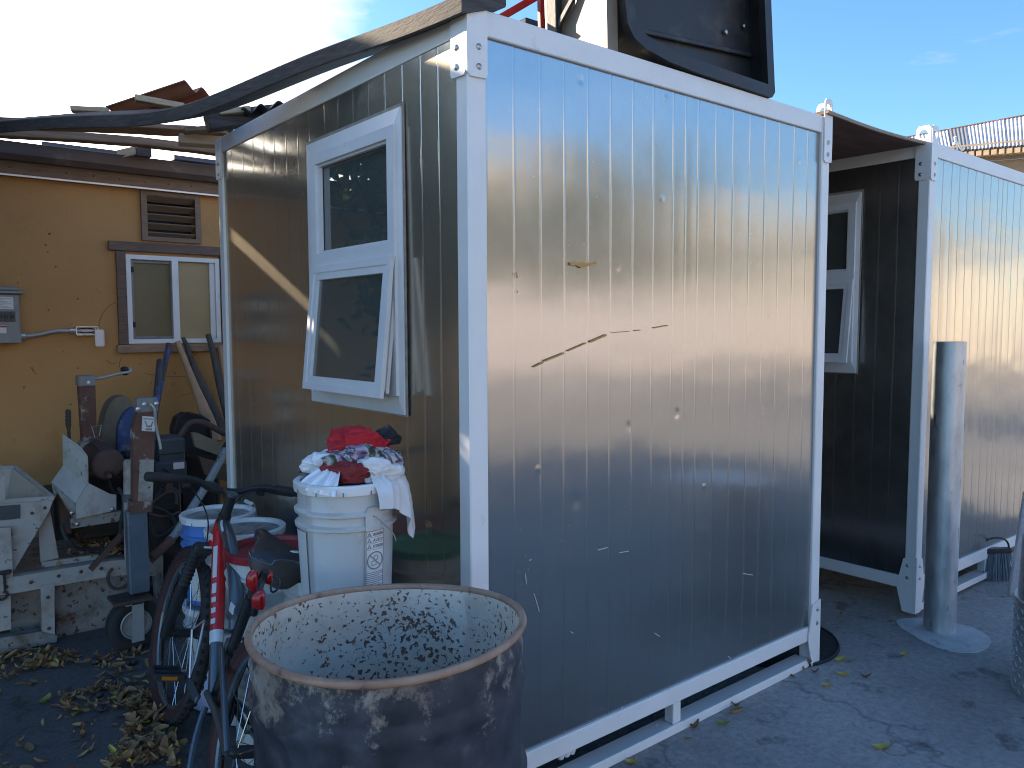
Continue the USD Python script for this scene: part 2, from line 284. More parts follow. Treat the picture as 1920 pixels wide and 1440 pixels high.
RUST = mat('rusty_steel', (0.085, 0.035, 0.025), (0.15, 0.075, 0.05), 10, 0.7, dirt=(.34, .31, .27), dscale=12, dlo=.58, dhi=.66, bump=.0006, bscale=80)
RUSTB = mat('dark_rusty_steel', (0.05, 0.03, 0.025), (0.10, 0.055, 0.04), 10, 0.65, bump=.0006, bscale=80)
BLUEST = mat('blue_grey_steel', (0.085, 0.11, 0.14), (0.15, 0.18, 0.21), 6, 0.4, .3, dirt=(.06, .06, .06), dscale=9, dlo=.6, dhi=.75)
CHIPPED = mat('chipped_grey_pipe', (0.22, 0.25, 0.27), (0.32, 0.35, 0.36), 6, 0.5, dirt=(.05, .035, .03), dscale=26, dlo=.58, dhi=.62)
BLUEPIPE = mat('chipped_blue_pipe', (0.035, 0.035, 0.045), (0.06, 0.05, 0.05), 9, 0.5, dirt=(.02, .07, .30), dscale=12, dlo=.5, dhi=.56)
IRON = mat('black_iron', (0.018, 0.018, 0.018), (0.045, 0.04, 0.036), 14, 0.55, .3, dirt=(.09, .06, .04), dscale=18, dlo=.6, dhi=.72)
TOOLBLK = mat('charcoal_plastic', (0.035, 0.045, 0.05), (0.06, 0.07, 0.075), 7, 0.5)
HANDLEW = mat('pale_handle_wood', (0.33, 0.20, 0.11), (0.43, 0.28, 0.17), 4, 0.55, stretch=(8, 8, 3), dirt=(.2, .12, .07), dscale=3, dlo=.6, dhi=.8)
HANDLED = mat('dark_handle_wood', (0.035, 0.032, 0.03), (0.08, 0.07, 0.06), 6, 0.65, stretch=(8, 8, 3))
OLIVE = mat('olive_canvas', (0.13, 0.115, 0.085), (0.20, 0.175, 0.13), 9, 0.85, bump=.002, bscale=60)
BLUECV = mat('faded_blue_canvas', (0.03, 0.055, 0.15), (0.05, 0.09, 0.22), 7, 0.8, dirt=(.24, .24, .25), dscale=9, dlo=.52, dhi=.72, bump=.002, bscale=60)
SILVER = mat('silver_aluminium', (0.55, 0.56, 0.57), (0.66, 0.66, 0.66), 6, 0.38, .9)
GREYMET = mat('grey_enclosure_paint', (0.17, 0.18, 0.18), (0.22, 0.23, 0.23), 5, 0.45, .2, dirt=(.12, .11, .10), dscale=9, dlo=.6, dhi=.8)
CONDUIT = mat('grey_conduit', (0.33, 0.33, 0.32), (0.42, 0.42, 0.40), 7, 0.45, .5)
BLACK = mat('black_satin', (0.012, 0.012, 0.013), (0.02, 0.02, 0.02), 9, 0.4)
BLACKM = mat('black_matte', (0.014, 0.014, 0.015), (0.03, 0.028, 0.027), 14, 0.7)
BIKERED = mat('bicycle_red', (0.46, 0.012, 0.012), (0.52, 0.016, 0.014), 5, 0.28, coat=.5, dirt=(.22, .02, .02), dscale=9, dlo=.66, dhi=.85)
BIKEGREY = mat('bicycle_gunmetal', (0.10, 0.115, 0.13), (0.14, 0.155, 0.17), 5, 0.3, .6, coat=.4)
BIKEWHITE = mat('bicycle_white', (0.68, 0.68, 0.68), None, 5, 0.35)
TYREWALL = mat('red_tyre_wall', (0.038, 0.013, 0.012), (0.06, 0.018, 0.017), 12, 0.8)
REDLENS = mat('red_lens', (0.24, 0.006, 0.008), (0.32, 0.008, 0.01), 5, 0.18, coat=.6)
SADDLE = mat('saddle_vinyl', (0.018, 0.02, 0.026), (0.034, 0.036, 0.044), 12, 0.42, bump=.0005, bscale=120)
SADDLEB = mat('saddle_brown_cloth', (0.05, 0.038, 0.034), (0.075, 0.058, 0.05), 14, 0.7)
CHROME = mat('chrome', (0.65, 0.65, 0.64), None, 9, 0.18, 1.0)
CLOTHW = mat('white_cotton', (0.72, 0.72, 0.73), (0.79, 0.79, 0.80), 6, 0.9, bump=.0006, bscale=300, dirt=(.42, .20, .05), dscale=11, dlo=.70, dhi=.74)
CLOTHG = mat('soiled_white_cotton', (0.60, 0.58, 0.55), (0.70, 0.69, 0.67), 6, 0.9, bump=.0006, bscale=300, dirt=(.36, .30, .24), dscale=6, dlo=.58, dhi=.75)
CLOTHR = mat('red_fleece', (0.42, 0.012, 0.02), (0.50, 0.025, 0.035), 8, 0.95, bump=.0008, bscale=260)
CLOTHK = mat('black_cloth', (0.012, 0.012, 0.014), (0.03, 0.03, 0.032), 14, 0.95)
REDBAG = mat('dark_red_cloth', (0.16, 0.012, 0.014), (0.22, 0.02, 0.02), 14, 0.8)
PAPER = mat('lavender_paper', (0.50, 0.51, 0.66), (0.56, 0.57, 0.70), 14, 0.8)
BRISTLE = mat('blue_grey_bristle', (0.09, 0.14, 0.18), (0.16, 0.22, 0.27), 40, 0.7)
NUT = mat('dark_husk', (0.012, 0.012, 0.016), (0.03, 0.028, 0.03), 30, 0.6, bump=.002, bscale=90)
LEAF = [mat('dry_leaf_tan', (0.24, 0.145, 0.06), (0.34, 0.22, 0.095), 30, 0.75), mat('dry_leaf_brown', (0.17, 0.085, 0.035), (0.26, 0.14, 0.06), 30, 0.75), mat('leaf_yellow', (0.50, 0.34, 0.035), (0.56, 0.42, 0.07), 30, 0.6), mat('leaf_green', (0.20, 0.22, 0.04), (0.27, 0.28, 0.06), 30, 0.6)]
RUSTMARK = mat('rust_scratch', (0.44, 0.23, 0.06), (0.58, 0.34, 0.11), 40, 0.8)
SCUFF = mat('bare_metal_scratch', (0.62, 0.61, 0.58), None, 4, 0.5)
PATTERN = usdkit.material(stage, '/World/Looks/tie_dye_cotton', {'g': ('geometry', {}), 'n': ('noise_texture', {'scale': 17.0, 'detail': 2.0, 'distortion': 1.0}),
    'r': ('rgb_ramp', {'ramp': [(.25, (.02, .02, .022)), (.40, (.03, .035, .03)), (.44, (.16, .18, .12)), (.48, (.45, .44, .39)), (.53, (.26, .15, .27)), (.57, (.02, .02, .025)), (.62, (.50, .48, .42)), (.68, (.04, .22, .28)), (.78, (.12, .09, .06))]}), 'p': ('principled_bsdf', {'roughness': .9})},
    [('g.position', 'n.vector'), ('n.fac', 'r.fac'), ('r.color', 'p.base_color')], surface='p.BSDF')
def groundmat():
    N = {'g': ('geometry', {}), 'n1': ('noise_texture', {'scale': 0.9, 'detail': 8.0, 'roughness': .62}), 'r1': ('rgb_ramp', {'ramp': [(.28, (.22, .214, .204)), (.5, (.34, .332, .318)), (.72, (.43, .42, .402))]}),
         'n2': ('noise_texture', {'scale': 34.0, 'detail': 6.0, 'roughness': .7}), 'r2': ('rgb_ramp', {'ramp': [(.3, (.72, .72, .72)), (.7, (1.2, 1.2, 1.2))]}), 'm1': ('mix_color', {'blend_type': 'multiply', 'fac': 1.0, 'use_clamp': False}),
         'n3': ('noise_texture', {'scale': 4.6, 'detail': 7.0, 'roughness': .68}), 'r3': ('rgb_ramp', {'ramp': [(.575, (0, 0, 0)), (.66, (.55, .55, .55))]}), 'm2': ('mix_color', {'b': (.030, .029, .028)}),
         'n4': ('noise_texture', {'scale': 5.5, 'detail': 9.0, 'roughness': .78}), 'r4': ('rgb_ramp', {'ramp': [(.60, (0, 0, 0)), (.68, (.8, .8, .8))]}), 'm3': ('mix_color', {'b': (.27, .27, .26)}),
         'v': ('voronoi_texture', {'scale': 60.0}), 'vr': ('rgb_ramp', {'ramp': [(.06, (1, 1, 1)), (.10, (0, 0, 0))]}), 'n5': ('noise_texture', {'scale': 2.0, 'detail': 3.0}), 'r5': ('rgb_ramp', {'ramp': [(.50, (0, 0, 0)), (.62, (.8, .8, .8))]}), 'vm': ('mix_color', {'blend_type': 'multiply', 'fac': 1.0}), 'm4': ('mix_color', {'b': (.34, .34, .33)}),
         'ck': ('voronoi_texture', {'feature': 'distance_to_edge', 'scale': .55}), 'cw': ('noise_texture', {'scale': 5.0, 'detail': 5.0}), 'cadd': ('mix_color', {'blend_type': 'linear_light', 'fac': .25, 'use_clamp': False}), 'cr': ('rgb_ramp', {'ramp': [(0.0, (.4, .4, .4)), (.004, (.3, .3, .3)), (.010, (0, 0, 0))]}), 'm5': ('mix_color', {'b': (.025, .025, .025)}),
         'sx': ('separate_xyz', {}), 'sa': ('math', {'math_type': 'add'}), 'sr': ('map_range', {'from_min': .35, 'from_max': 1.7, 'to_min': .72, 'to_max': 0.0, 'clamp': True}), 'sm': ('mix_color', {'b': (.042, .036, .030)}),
         'b': ('bump', {'strength': 1.0, 'distance': .012}), 'p': ('principled_bsdf', {'roughness': .82, 'specular_ior_level': .35})}
    L = [('g.position', k + '.vector') for k in ('n1', 'n2', 'n3', 'n4', 'v', 'n5', 'cw')] + [('n1.fac', 'r1.fac'), ('n2.fac', 'r2.fac'), ('r1.color', 'm1.a'), ('r2.color', 'm1.b'), ('n3.fac', 'r3.fac'), ('r3.color', 'm2.fac'), ('m1.result', 'm2.a'),
         ('n4.fac', 'r4.fac'), ('r4.color', 'm3.fac'), ('m2.result', 'm3.a'), ('v.distance', 'vr.fac'), ('n5.fac', 'r5.fac'), ('vr.color', 'vm.a'), ('r5.color', 'vm.b'), ('vm.result', 'm4.fac'), ('m3.result', 'm4.a'),
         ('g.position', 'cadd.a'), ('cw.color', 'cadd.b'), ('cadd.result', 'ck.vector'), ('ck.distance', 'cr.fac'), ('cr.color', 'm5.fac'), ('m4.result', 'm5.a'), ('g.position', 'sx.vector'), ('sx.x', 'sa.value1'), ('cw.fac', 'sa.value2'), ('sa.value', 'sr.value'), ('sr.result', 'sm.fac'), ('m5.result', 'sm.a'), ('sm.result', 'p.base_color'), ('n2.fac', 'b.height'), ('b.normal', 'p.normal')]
    return usdkit.material(stage, '/World/Looks/asphalt', N, L, surface='p.BSDF')
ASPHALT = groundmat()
def drum_in():
    N = {'g': ('geometry', {}), 'n': ('noise_texture', {'scale': 9.0, 'detail': 6.0, 'roughness': .65}), 'r': ('rgb_ramp', {'ramp': [(.3, (.47, .39, .30)), (.55, (.61, .53, .43)), (.72, (.52, .44, .35))]}),
         's': ('noise_texture', {'scale': 88.0, 'detail': 4.0, 'roughness': .5, 'distortion': .4}), 'k': ('noise_texture', {'scale': 5.0, 'detail': 2.0}), 'kk': ('math', {'math_type': 'multiply_add', 'value2': .34, 'value3': -.17}), 'ad': ('math', {'math_type': 'add'}),
         'sr': ('rgb_ramp', {'ramp': [(.592, (0, 0, 0)), (.608, (1, 1, 1))]}), 'c': ('noise_texture', {'scale': 25.0, 'detail': 3.0}), 'cr': ('rgb_ramp', {'ramp': [(.35, (.115, .058, .042)), (.6, (.19, .098, .068)), (.75, (.34, .15, .06))]}), 'm': ('mix_color', {}),
         'b': ('bump', {'strength': 1.0, 'distance': .004, 'invert': True}), 'p': ('principled_bsdf', {'roughness': .72})}
    L = [('g.position', k + '.vector') for k in 'nskc'] + [('n.fac', 'r.fac'), ('k.fac', 'kk.value1'), ('s.fac', 'ad.value1'), ('kk.value', 'ad.value2'), ('ad.value', 'sr.fac'), ('c.fac', 'cr.fac'), ('sr.color', 'm.fac'), ('r.color', 'm.a'), ('cr.color', 'm.b'), ('m.result', 'p.base_color'), ('sr.color', 'b.height'), ('b.normal', 'p.normal')]
    return usdkit.material(stage, '/World/Looks/flaked_rusty_paint', N, L, surface='p.BSDF')
def drum_out(ztop):
    N = {'g': ('geometry', {}), 'sx': ('separate_xyz', {}), 'mr': ('map_range', {'from_min': ztop - .12, 'from_max': ztop - .01, 'to_min': -.105, 'to_max': .02, 'clamp': True}),
         'mp': ('mapping', {'scale': (1.0, 1.0, .85)}), 'n': ('noise_texture', {'scale': 6.5, 'detail': 12.0, 'roughness': .76, 'distortion': .15}), 'ad': ('math', {'math_type': 'add'}), 'mk': ('rgb_ramp', {'ramp': [(.49, (0, 0, 0)), (.545, (.55, .55, .55)), (.66, (1, 1, 1))]}),
         'c': ('noise_texture', {'scale': 12.0, 'detail': 6.0}), 'cr': ('rgb_ramp', {'ramp': [(.32, (.15, .115, .09)), (.5, (.32, .27, .21)), (.68, (.42, .38, .32))]}), 'd': ('noise_texture', {'scale': 16.0, 'detail': 5.0}), 'dr': ('rgb_ramp', {'ramp': [(.35, (.012, .014, .020)), (.6, (.035, .038, .048)), (.75, (.08, .08, .085))]}),
         'm': ('mix_color', {}), 'b': ('bump', {'strength': 1.0, 'distance': .002}), 'p': ('principled_bsdf', {'roughness': .62})}
    L = [('g.position', 'sx.vector'), ('sx.z', 'mr.value'), ('g.position', 'mp.vector'), ('mp.vector', 'n.vector'), ('n.fac', 'ad.value1'), ('mr.result', 'ad.value2'), ('ad.value', 'mk.fac'), ('g.position', 'c.vector'), ('c.fac', 'cr.fac'), ('g.position', 'd.vector'), ('d.fac', 'dr.fac'), ('mk.color', 'm.fac'), ('dr.color', 'm.a'), ('cr.color', 'm.b'), ('m.result', 'p.base_color'), ('n.fac', 'b.height'), ('b.normal', 'p.normal')]
    return usdkit.material(stage, '/World/Looks/weathered_black_drum', N, L, surface='p.BSDF')
RIMRUST = mat('worn_rim', (0.25, 0.13, 0.08), (0.38, 0.26, 0.18), 14, 0.6, dirt=(.13, .06, .04), dscale=18, dlo=.58, dhi=.7, bump=.001, bscale=60)

# ---------------------------------------------------------------- ground
v, f = grid(lambda a, b: (a, b, 0 * a), 61, 61, (-150, 150), (-150, 150))
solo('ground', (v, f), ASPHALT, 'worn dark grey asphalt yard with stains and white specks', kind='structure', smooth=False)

SLAB = mat('yard_concrete', (0.27, 0.25, 0.225), (0.35, 0.33, 0.295), .8, .85, dirt=(.24, .22, .20), dscale=.9, dlo=.55, dhi=.75)
for i in range(6):
    for j in range(3):
        solo('yard_slab', box(-12 + i * 8, -12 + i * 8 + 7.98, -4.0 - (j + 1) * 3.6, -4.02 - j * 3.6, -.05, .005, .002), SLAB, 'pale concrete slabs of the open yard', kind='structure')
# ---------------------------------------------------------------- steel cabins
ZT, ZRB, ZB1, ZB2, W, D = 2.45, 2.377, 0.184, 0.120, 1.962, 2.044
RIBS_R = [.068, .175, .282, .382, .487, .593, .702, .807, .915, .985, 1.057, 1.164, 1.272, 1.383, 1.486, 1.59, 1.699, 1.803, 1.897]
RIBS_L = [.058, .159, .255, .362, .470, .580, .690, .800, .910, 1.040, 1.147, 1.261, 1.375, 1.489, 1.61, 1.731, 1.873, 1.988]
def strip(side, a0, a1, z0, z1, seed, wav, wall=0.012):
    """one pressed panel strip with a rolled bead at its edge; slightly pillowed and wavy"""
    w = a1 - a0; ta = np.r_[0.0, .0025, .0045, .0065, .0095, np.linspace(.0145, w - .0045, 8), w - .001, w]
    bead = np.r_[0, .0006, .0013, .0006, 0, np.zeros(8), 0, 0] * (1.0 if side == 'R' else .6)
    nz = max(5, int((z1 - z0) / 0.045)); zz = np.linspace(z0, z1, nz)
    A, Z = np.meshgrid(a0 + ta, zz, indexing='ij')
    t = np.clip((A - a0 - .0145) / (w - .019), 0, 1)
    q = np.stack([A * 0.14 + seed, Z * 1.25, 0 * A + seed], -1); low = meshkit.fbm(q, 2, 3) - .5
    q2 = np.stack([0 * A + round((a0 + a1) * 40), Z * 2.2, 0 * A + seed], -1); own = meshkit.noise(q2, 5) - .5
    h = bead[:, None] + wav * 0.0085 * low + wav * (.0002 + .0007 * own) * np.sin(np.pi * t) - wall
    p = np.stack([A, -h, Z], -1) if side == 'R' else np.stack([-h, A, Z], -1)
    m, nv = len(ta), nz; f = []
    for i in range(m - 1):
        for j in range(nv - 1):
            k = i * nv + j; q4 = (k, k + nv, k + nv + 1, k + 1) if side == 'R' else (k, k + 1, k + nv + 1, k + nv)
            f += [(q4[0], q4[1], q4[2]), (q4[0], q4[2], q4[3])]
    return p.reshape(-1, 3), np.array(f)

def window_part(c, o_glass):
    """two-light window in the wall x = 0: trim flashing, frame, fixed pane above, tilted sash below"""
    wy0, wy1, wz0, wz1 = 0.355, 1.050, 1.255, 2.243
    full = sbox(.376, 1.318, .985, 2.188); holes = sbox(.418, 1.818, .945, 2.150).union(sbox(.418, 1.372, .945, 1.765))
    win = part(c, 'window', ext(full.difference(holes), .058, frame_L(-.036)), PVC)
    i0, i1, j0, j1 = .392, .968, 1.335, 2.172
    for q in ([(wy0, wz0), (wy1, wz0), (i1, j0), (i0, j0)], [(wy0, wz1), (i0, j1), (i1, j1), (wy1, wz1)], [(wy0, wz0), (i0, j0), (i0, j1), (wy0, wz1)], [(wy1, wz0), (wy1, wz1), (i1, j1), (i1, j0)]):
        pg = Polygon(q).buffer(-.0008, join_style=2)
        mm = ext(pg, .018, frame_L(-.002)); vv = mm[0].copy()
        # flashing is bevelled: the outer edge lies on the wall, the inner edge stands proud
        dist = np.minimum(np.minimum(vv[:, 1] - wy0, wy1 - vv[:, 1]), np.minimum(vv[:, 2] - wz0, wz1 - vv[:, 2]))
        vv[:, 0] = np.where(vv[:, 0] < -.01, -.004 - .012 * np.clip(dist / .04, 0, 1), vv[:, 0])
        part(win, 'trim_board', (vv, mm[1]), PVC)
    bead = sbox(.4182, 1.8182, .9448, 2.1498).difference(sbox(.427, 1.829, .936, 2.141))
    part(win, 'glazing_bead', ext(bead, .016, frame_L(-.006)), PVC)
    part(win, 'pane', ext(sbox(.4185, 1.8185, .9445, 2.1495), .005, frame_L(-.014)), GLASS)
    part(win, 'sealant', ext(sbox(wy0 - .006, wz0 - .005, wy1 + .005, wz1 + .012).difference(sbox(wy0 + .01, wz0 + .01, wy1 - .01, wz1 - .01)), .006, frame_L(-.006)), SEAL)
    # awning sash, hinged at its head, swung out at the foot
    a = math.radians(6.0); y0, y1, zh, Ls = .372, .955, 1.768, .458
    Rt = np.array([[math.cos(a), 0, math.sin(a)], [0, 1, 0], [-math.sin(a), 0, math.cos(a)]])
    hinge = np.array([-.024, 0, zh])
    def sash(poly, t, o):
        m = ext(poly, t, frame_L(o)); return m[0] @ np.array([[math.cos(a), 0, -math.sin(a)], [0, 1, 0], [math.sin(a), 0, math.cos(a)]]) + hinge, m[1]
    outer = sbox(y0, -Ls, y1, 0); mid = sbox(y0 + .024, -Ls + .024, y1 - .024, -.024); inn = sbox(y0 + .050, -Ls + .050, y1 - .050, -.050)
    sp = part(win, 'sash', cat(sash(outer.difference(mid), .014, 0.0), sash(mid.buffer(.001, join_style=2).difference(inn), .026, -.016), sash(outer.buffer(-.016, join_style=2).difference(inn), .012, -.028)), PVC)
    part(win, 'sash_pane', sash(inn.buffer(.004, join_style=2), .005, -.006), GLASS)
    part(win, 'stay_arm', beam((-.004, .425, 1.60), (-.030, .405, 1.455), .004, .014, up=(0, 1, 0)), BOLT)
    part(win, 'stay_arm', beam((-.004, .424, 1.73), (-.022, .412, 1.60), .004, .012, up=(0, 1, 0)), BOLT)
    return win

def cabin(name, label, loc, rot, mats, wav, window=True, seed=0.0):
    c = thing(name, label, 'cabin', loc=loc, rot=rot)
    SR, SL = mats
    for (x0, x1, y0, y1) in ((0, .068, 0, .058), (W - .062, W, 0, .058), (0, .058, D - .058, D), (W - .058, W, D - .058, D)):
        part(c, 'corner_post', box(x0, x1, y0, y1, 0.0, ZT - .002, .004), WHITE)
    for z0, z1, nm in ((ZRB, ZT, 'roof_rail'), (ZB2, ZB1, 'floor_rail')):
        part(c, nm, box(.069, W - .063, .002, .05, z0, z1), WHITE); part(c, nm, box(.002, .05, .059, D - .059, z0, z1), WHITE)
        part(c, nm, box(.059, W - .059, D - .05, D - .002, z0, z1), WHITE); part(c, nm, box(W - .05, W - .002, .059, D - .059, z0, z1), WHITE)
    part(c, 'roof_sheet', box(.05, W - .05, .05, D - .05, ZT - .045, ZT - .02), GREYMET); part(c, 'floor_sheet', box(.05, W - .05, .05, D - .05, ZB2 + .004, ZB2 + .05), DARKIN)
    # skid under the front: channel and struts
    part(c, 'skid_rail', cat(box(.07, W - .064, 0.0, .012, 0, .036, .002), box(.07, W - .064, .012, .075, .026, .034, .002)), WHITE)
    for x in (.50, .945, 1.40): part(c, 'skid_strut', box(x, x + .045, .006, .05, .037, ZB2 - .001), WHITE) if x == .945 else None
    # pressed wall panels
    for i, (a0, a1) in enumerate(zip(RIBS_R[:-1], RIBS_R[1:])):
        part(c, 'wall_panel', strip('R', a0, a1, ZB1 - .01, ZRB + .01, seed, wav), SR, smooth=70)
    for i, (a0, a1) in enumerate(zip(RIBS_L[:-1], RIBS_L[1:])):
        zs = [(ZB1 - .01, ZRB + .01)]
        if window and a1 > .37 and a0 < 1.035: zs = [(ZB1 - .01, 1.262), (2.236, ZRB + .01)]
        for z0, z1 in zs: part(c, 'wall_panel', strip('L', a0, a1, z0, z1, seed + 3, wav * 1.2), SL, smooth=70)
    part(c, 'rear_wall', box(.05, W - .05, D - .045, D - .01, ZB1 - .02, ZRB + .02), SR); part(c, 'side_wall', box(W - .045, W - .01, .05, D - .05, ZB1 - .02, ZRB + .02), SL)
    part(c, 'lining', ext(sbox(.06, ZB1 - .02, W - .05, ZRB + .02), .02, frame_R(-.062)), LINER)
    side = sbox(.066, ZB1 - .02, D - .05, ZRB + .02)
    if window: side = side.difference(sbox(.385, 1.33, .975, 2.175))
    part(c, 'lining', ext(side, .022, frame_L(-.062)), LINER)
    if window: window_part(c, 0)
    # lifting brackets on the top corners: an angle with an eye in each leg
    def eye(a0, a1, z0, z1, cx):
        w = a1 - a0
        p = Polygon([(a0, z0 + .012), (a0 + .012, z0), (a1 - .004, z0 + .002), (a1, z0 + .014), (a1, z1 - .018), (a1 - .012, z1), (a0 + .012, z1), (a0, z1 - .018)])
        return p.difference(Point(cx, z1 - .042).buffer(.0215, 12))
    zb = 2.252
    b = part(c, 'lifting_bracket', cat(ext(eye(-.006, .067, zb, 2.528, .031), .006, frame_R(.001)), ext(eye(-.001, .074, zb + .004, 2.53, .038), .006, frame_L(.001))), WHITE)
    for z in (2.283, 2.338): part(b, 'bolt', bolt_R(.036, z, .006), BOLT); part(b, 'bolt', bolt_L(.045, z + .002, .006), BOLT)
    b = part(c, 'lifting_bracket', cat(ext(eye(W - .058, W + .006, zb, 2.524, W - .026), .006, frame_R(.001)), ext(eye(-.001, .07, zb, 2.52, .034), .006, lambda p, q, h: (W + .001 + h, p, q))), WHITE)
    for z in (2.287, 2.338): part(b, 'bolt', bolt_R(W - .026, z, .006), BOLT)
    b = part(c, 'lifting_bracket', cat(ext(eye(D - .066, D + .006, zb, 2.50, D - .03).difference(sbox(D - .1, 2.44, D + .1, 2.6)), .006, frame_L(.001)), box(.0, .06, D + .001, D + .007, zb, 2.44)), WHITE)
    for z in (2.275, 2.325): part(b, 'bolt', bolt_L(D - .030, z, .006, .008), BOLT)
    # foot brackets, flared
    def foot(a, sgn, wid): return Polygon([(a, 0), (a + sgn * wid, 0), (a + sgn * (wid + .032), .125), (a + sgn * (wid + .03), .150), (a + sgn * (wid + .002), .285), (a, .300)])
    b = part(c, 'foot_bracket', cat(ext(foot(-.006, 1, .066), .006, frame_R(.001)), ext(foot(-.001, 1, .062), .006, frame_L(.001))), WHITE)
    for z in (.185, .250): part(b, 'bolt', bolt_R(.034, z, .006), BOLT); part(b, 'bolt', bolt_L(.040, z, .006), BOLT)
    b = part(c, 'foot_bracket', ext(foot(W + .004, -1, .064), .006, frame_R(.001)), WHITE)
    for z in (.195, .258): part(b, 'bolt', bolt_R(W - .024, z, .006), BOLT)
    return c

cab1 = cabin('steel_cabin', 'nearer brushed steel cabin with white frame and rust scratched front wall', None, None, (STEEL_R, STEEL_L), 1.0)
cab2 = cabin('steel_cabin', 'further steel cabin behind the galvanised bollard, its window half hidden', (2.86, -.033, .027), (0, .46, 0), (STEEL_B, STEEL_B2), 2.0, seed=11.0)
# a second sheet butts onto the further cabin's front
# rust scratch across the front wall of the nearer cabin, and small scuffs
def mark(pts, w, material, name, par, o=0.003):
    m = MB()
    for (u0, v0), (u1, v1) in zip(pts[:-1], pts[1:]):
        p, q = at(u0, v0, Y=.012), at(u1, v1, Y=.012); p[1] = q[1] = .012 - o
        d = q - p; L = np.linalg.norm(d)
        m.add(*beam(p, q, .002, w, up=(0, 0, 1) if abs(d[2]) < .8 * L else (1, 0, 0), b=.0004))
    return part(par, name, m.mesh(), material, smooth=False)
for seg, w in ((((1000, 688), (1018, 679)), .005), (((1020, 677), (1057, 662)), .006), (((1064, 658), (1098, 643)), .0045), (((1106, 641), (1136, 628)), .007), (((1148, 624), (1180, 621)), .0018), (((1190, 620), (1200, 619)), .003), (((1224, 615), (1251, 610)), .0035)):
    mark(seg, w, RUSTMARK, 'rust_scratch', cab1)
pg = [at(u, v, Y=.012) for u, v in ((1067, 492), (1083, 491), (1100, 493), (1119, 491), (1117, 496), (1100, 499), (1088, 503), (1080, 498), (1068, 497))]
part(cab1, 'rust_patch', ext(Polygon([(p[0], p[2]) for p in pg]), .002, frame_R(-.0095)), RUSTMARK, smooth=False)
for seg, w in ((((965, 511), (968, 521)), .006), (((968, 545), (967, 549)), .004)): mark(seg, w, RUSTMARK, 'rust_scratch', cab1, .006)
for seg in (((992, 1051), (995, 1048)), ((1160, 1036), (1178, 1033)), ((1120, 1031), (1138, 1026)), ((1227, 1187), (1236, 1193)), ((1392, 1075), (1410, 1078)), ((1364, 1230), (1369, 1234)), ((1069, 1184), (1074, 1187)), ((1228, 1360), (1232, 1357)), ((1000, 1112), (1010, 1146)), ((1164, 1328), (1166, 1324)), ((984, 1075), (986, 1095))):
    mark(seg, .0022, SCUFF, 'scratch', cab1)
for p in ((.56, 0.10, .052), (.585, .105, .05), (.61, .10, .048)):  # pale knuckles of something under the floor rail
    pass
part(cab1, 'cable_end', cat(*[move(lathe([(0, .018), (.011, .014), (.015, 0), (.011, -.014), (0, -.018)], 12), (x, .06, .085)) for x in (.415, .442, .467)]), PVC)

# ---------------------------------------------------------------- galvanised bollard in its concrete collar
bl = thing('bollard', 'galvanised steel pipe bollard standing in front of the further cabin', 'bollard')
b0, b1, br = np.array([2.80, -.185, 0]), np.array([2.806, -.185, 1.462]), .074
part(bl, 'post', cat(tube([b0, b0 + (b1 - b0) * .5, b1], br, 32, caps=False), tube([b1, b0 + (b1 - b0) * .96], br - .006, 32, caps=False), move(lathe([(br, 0), (br - .006, 0)], 32), b1)), GALV)
pad = np.array([at(u, v, Z=.006)[:2] for u, v in ((1681, 1163), (1700, 1159), (1740, 1160), (1775, 1166), (1812, 1172), (1840, 1184), (1857, 1198), (1853, 1210), (1838, 1219), (1810, 1222), (1780, 1218), (1748, 1209), (1716, 1192), (1690, 1176))])
pad = spline(np.vstack([pad, pad[:1]]), 120)[:-1]; pad = pad + .010 * (meshkit.fbm(np.c_[pad * 16, 0 * pad[:, :1]], 3, 2)[:, None] - .5) * 2
v, f = ext(Polygon(pad).buffer(0), .005, lambda a, b, h: (a, b, h))
solo('concrete_collar', (v, f), CONCRETE, 'pale patch of concrete set round the foot of the bollard', 'concrete patch')
# rubber mat
th = np.linspace(0, 2 * np.pi, 48, endpoint=False)
v, f = lathe([(0, .012), (.32, .012), (.345, .009), (.36, .001)], 48); v = v * [1.0, 1.0, 1] + [2.02, .33, .001]
mt = thing('rubber_mat', 'round black rubber mat lying between the two cabins', 'mat')
part(mt, 'mat_sheet', (v, f), MAT_RUB); part(mt, 'edge_bead', tube(np.stack([2.02 + .352 * np.cos(np.r_[th, th[:1]]), .33 + .352 * np.sin(np.r_[th, th[:1]]), 0 * np.r_[th, th[:1]] + .010], 1), .005, 6, caps=False), MAT_RUB)
# push broom head
br_ = thing('broom', 'black broom head with blue grey bristles by the right edge of the photo', 'broom')
bc = at(1868, 1088, Z=.0); ax = np.array([.80, -.60, 0]); up = np.array([0, 0, 1.0]); nn = np.cross(ax, up)
part(br_, 'head_block', obox(bc + [0, 0, .185], (.16, .045, .03), [ax, nn, up], .006), BLACK)
m = MB()
for i in range(150):
    a, b = rng.uniform(-1, 1, 2); p0 = bc + ax * .074 * a + nn * .017 * b + [0, 0, .172]; p1 = bc + ax * (.074 + .03) * a + nn * .034 * b + [0, 0, rng.uniform(.0, .012)]
    m.add(*tube([p0, (p0 + p1) / 2 + nn * .004 * b, p1], [.0022, .0022, .0026], 4))
part(br_, 'bristles', m.mesh(), BRISTLE, kind='stuff')
part(br_, 'hoop_handle', tube(spline([bc + ax * .07 + [0, 0, .20], bc + ax * .05 + [0, 0, .245], bc + ax * -.02 + [0, 0, .262], bc + ax * -.075 + [0, 0, .245]], 14), .006, 8), BLACK)
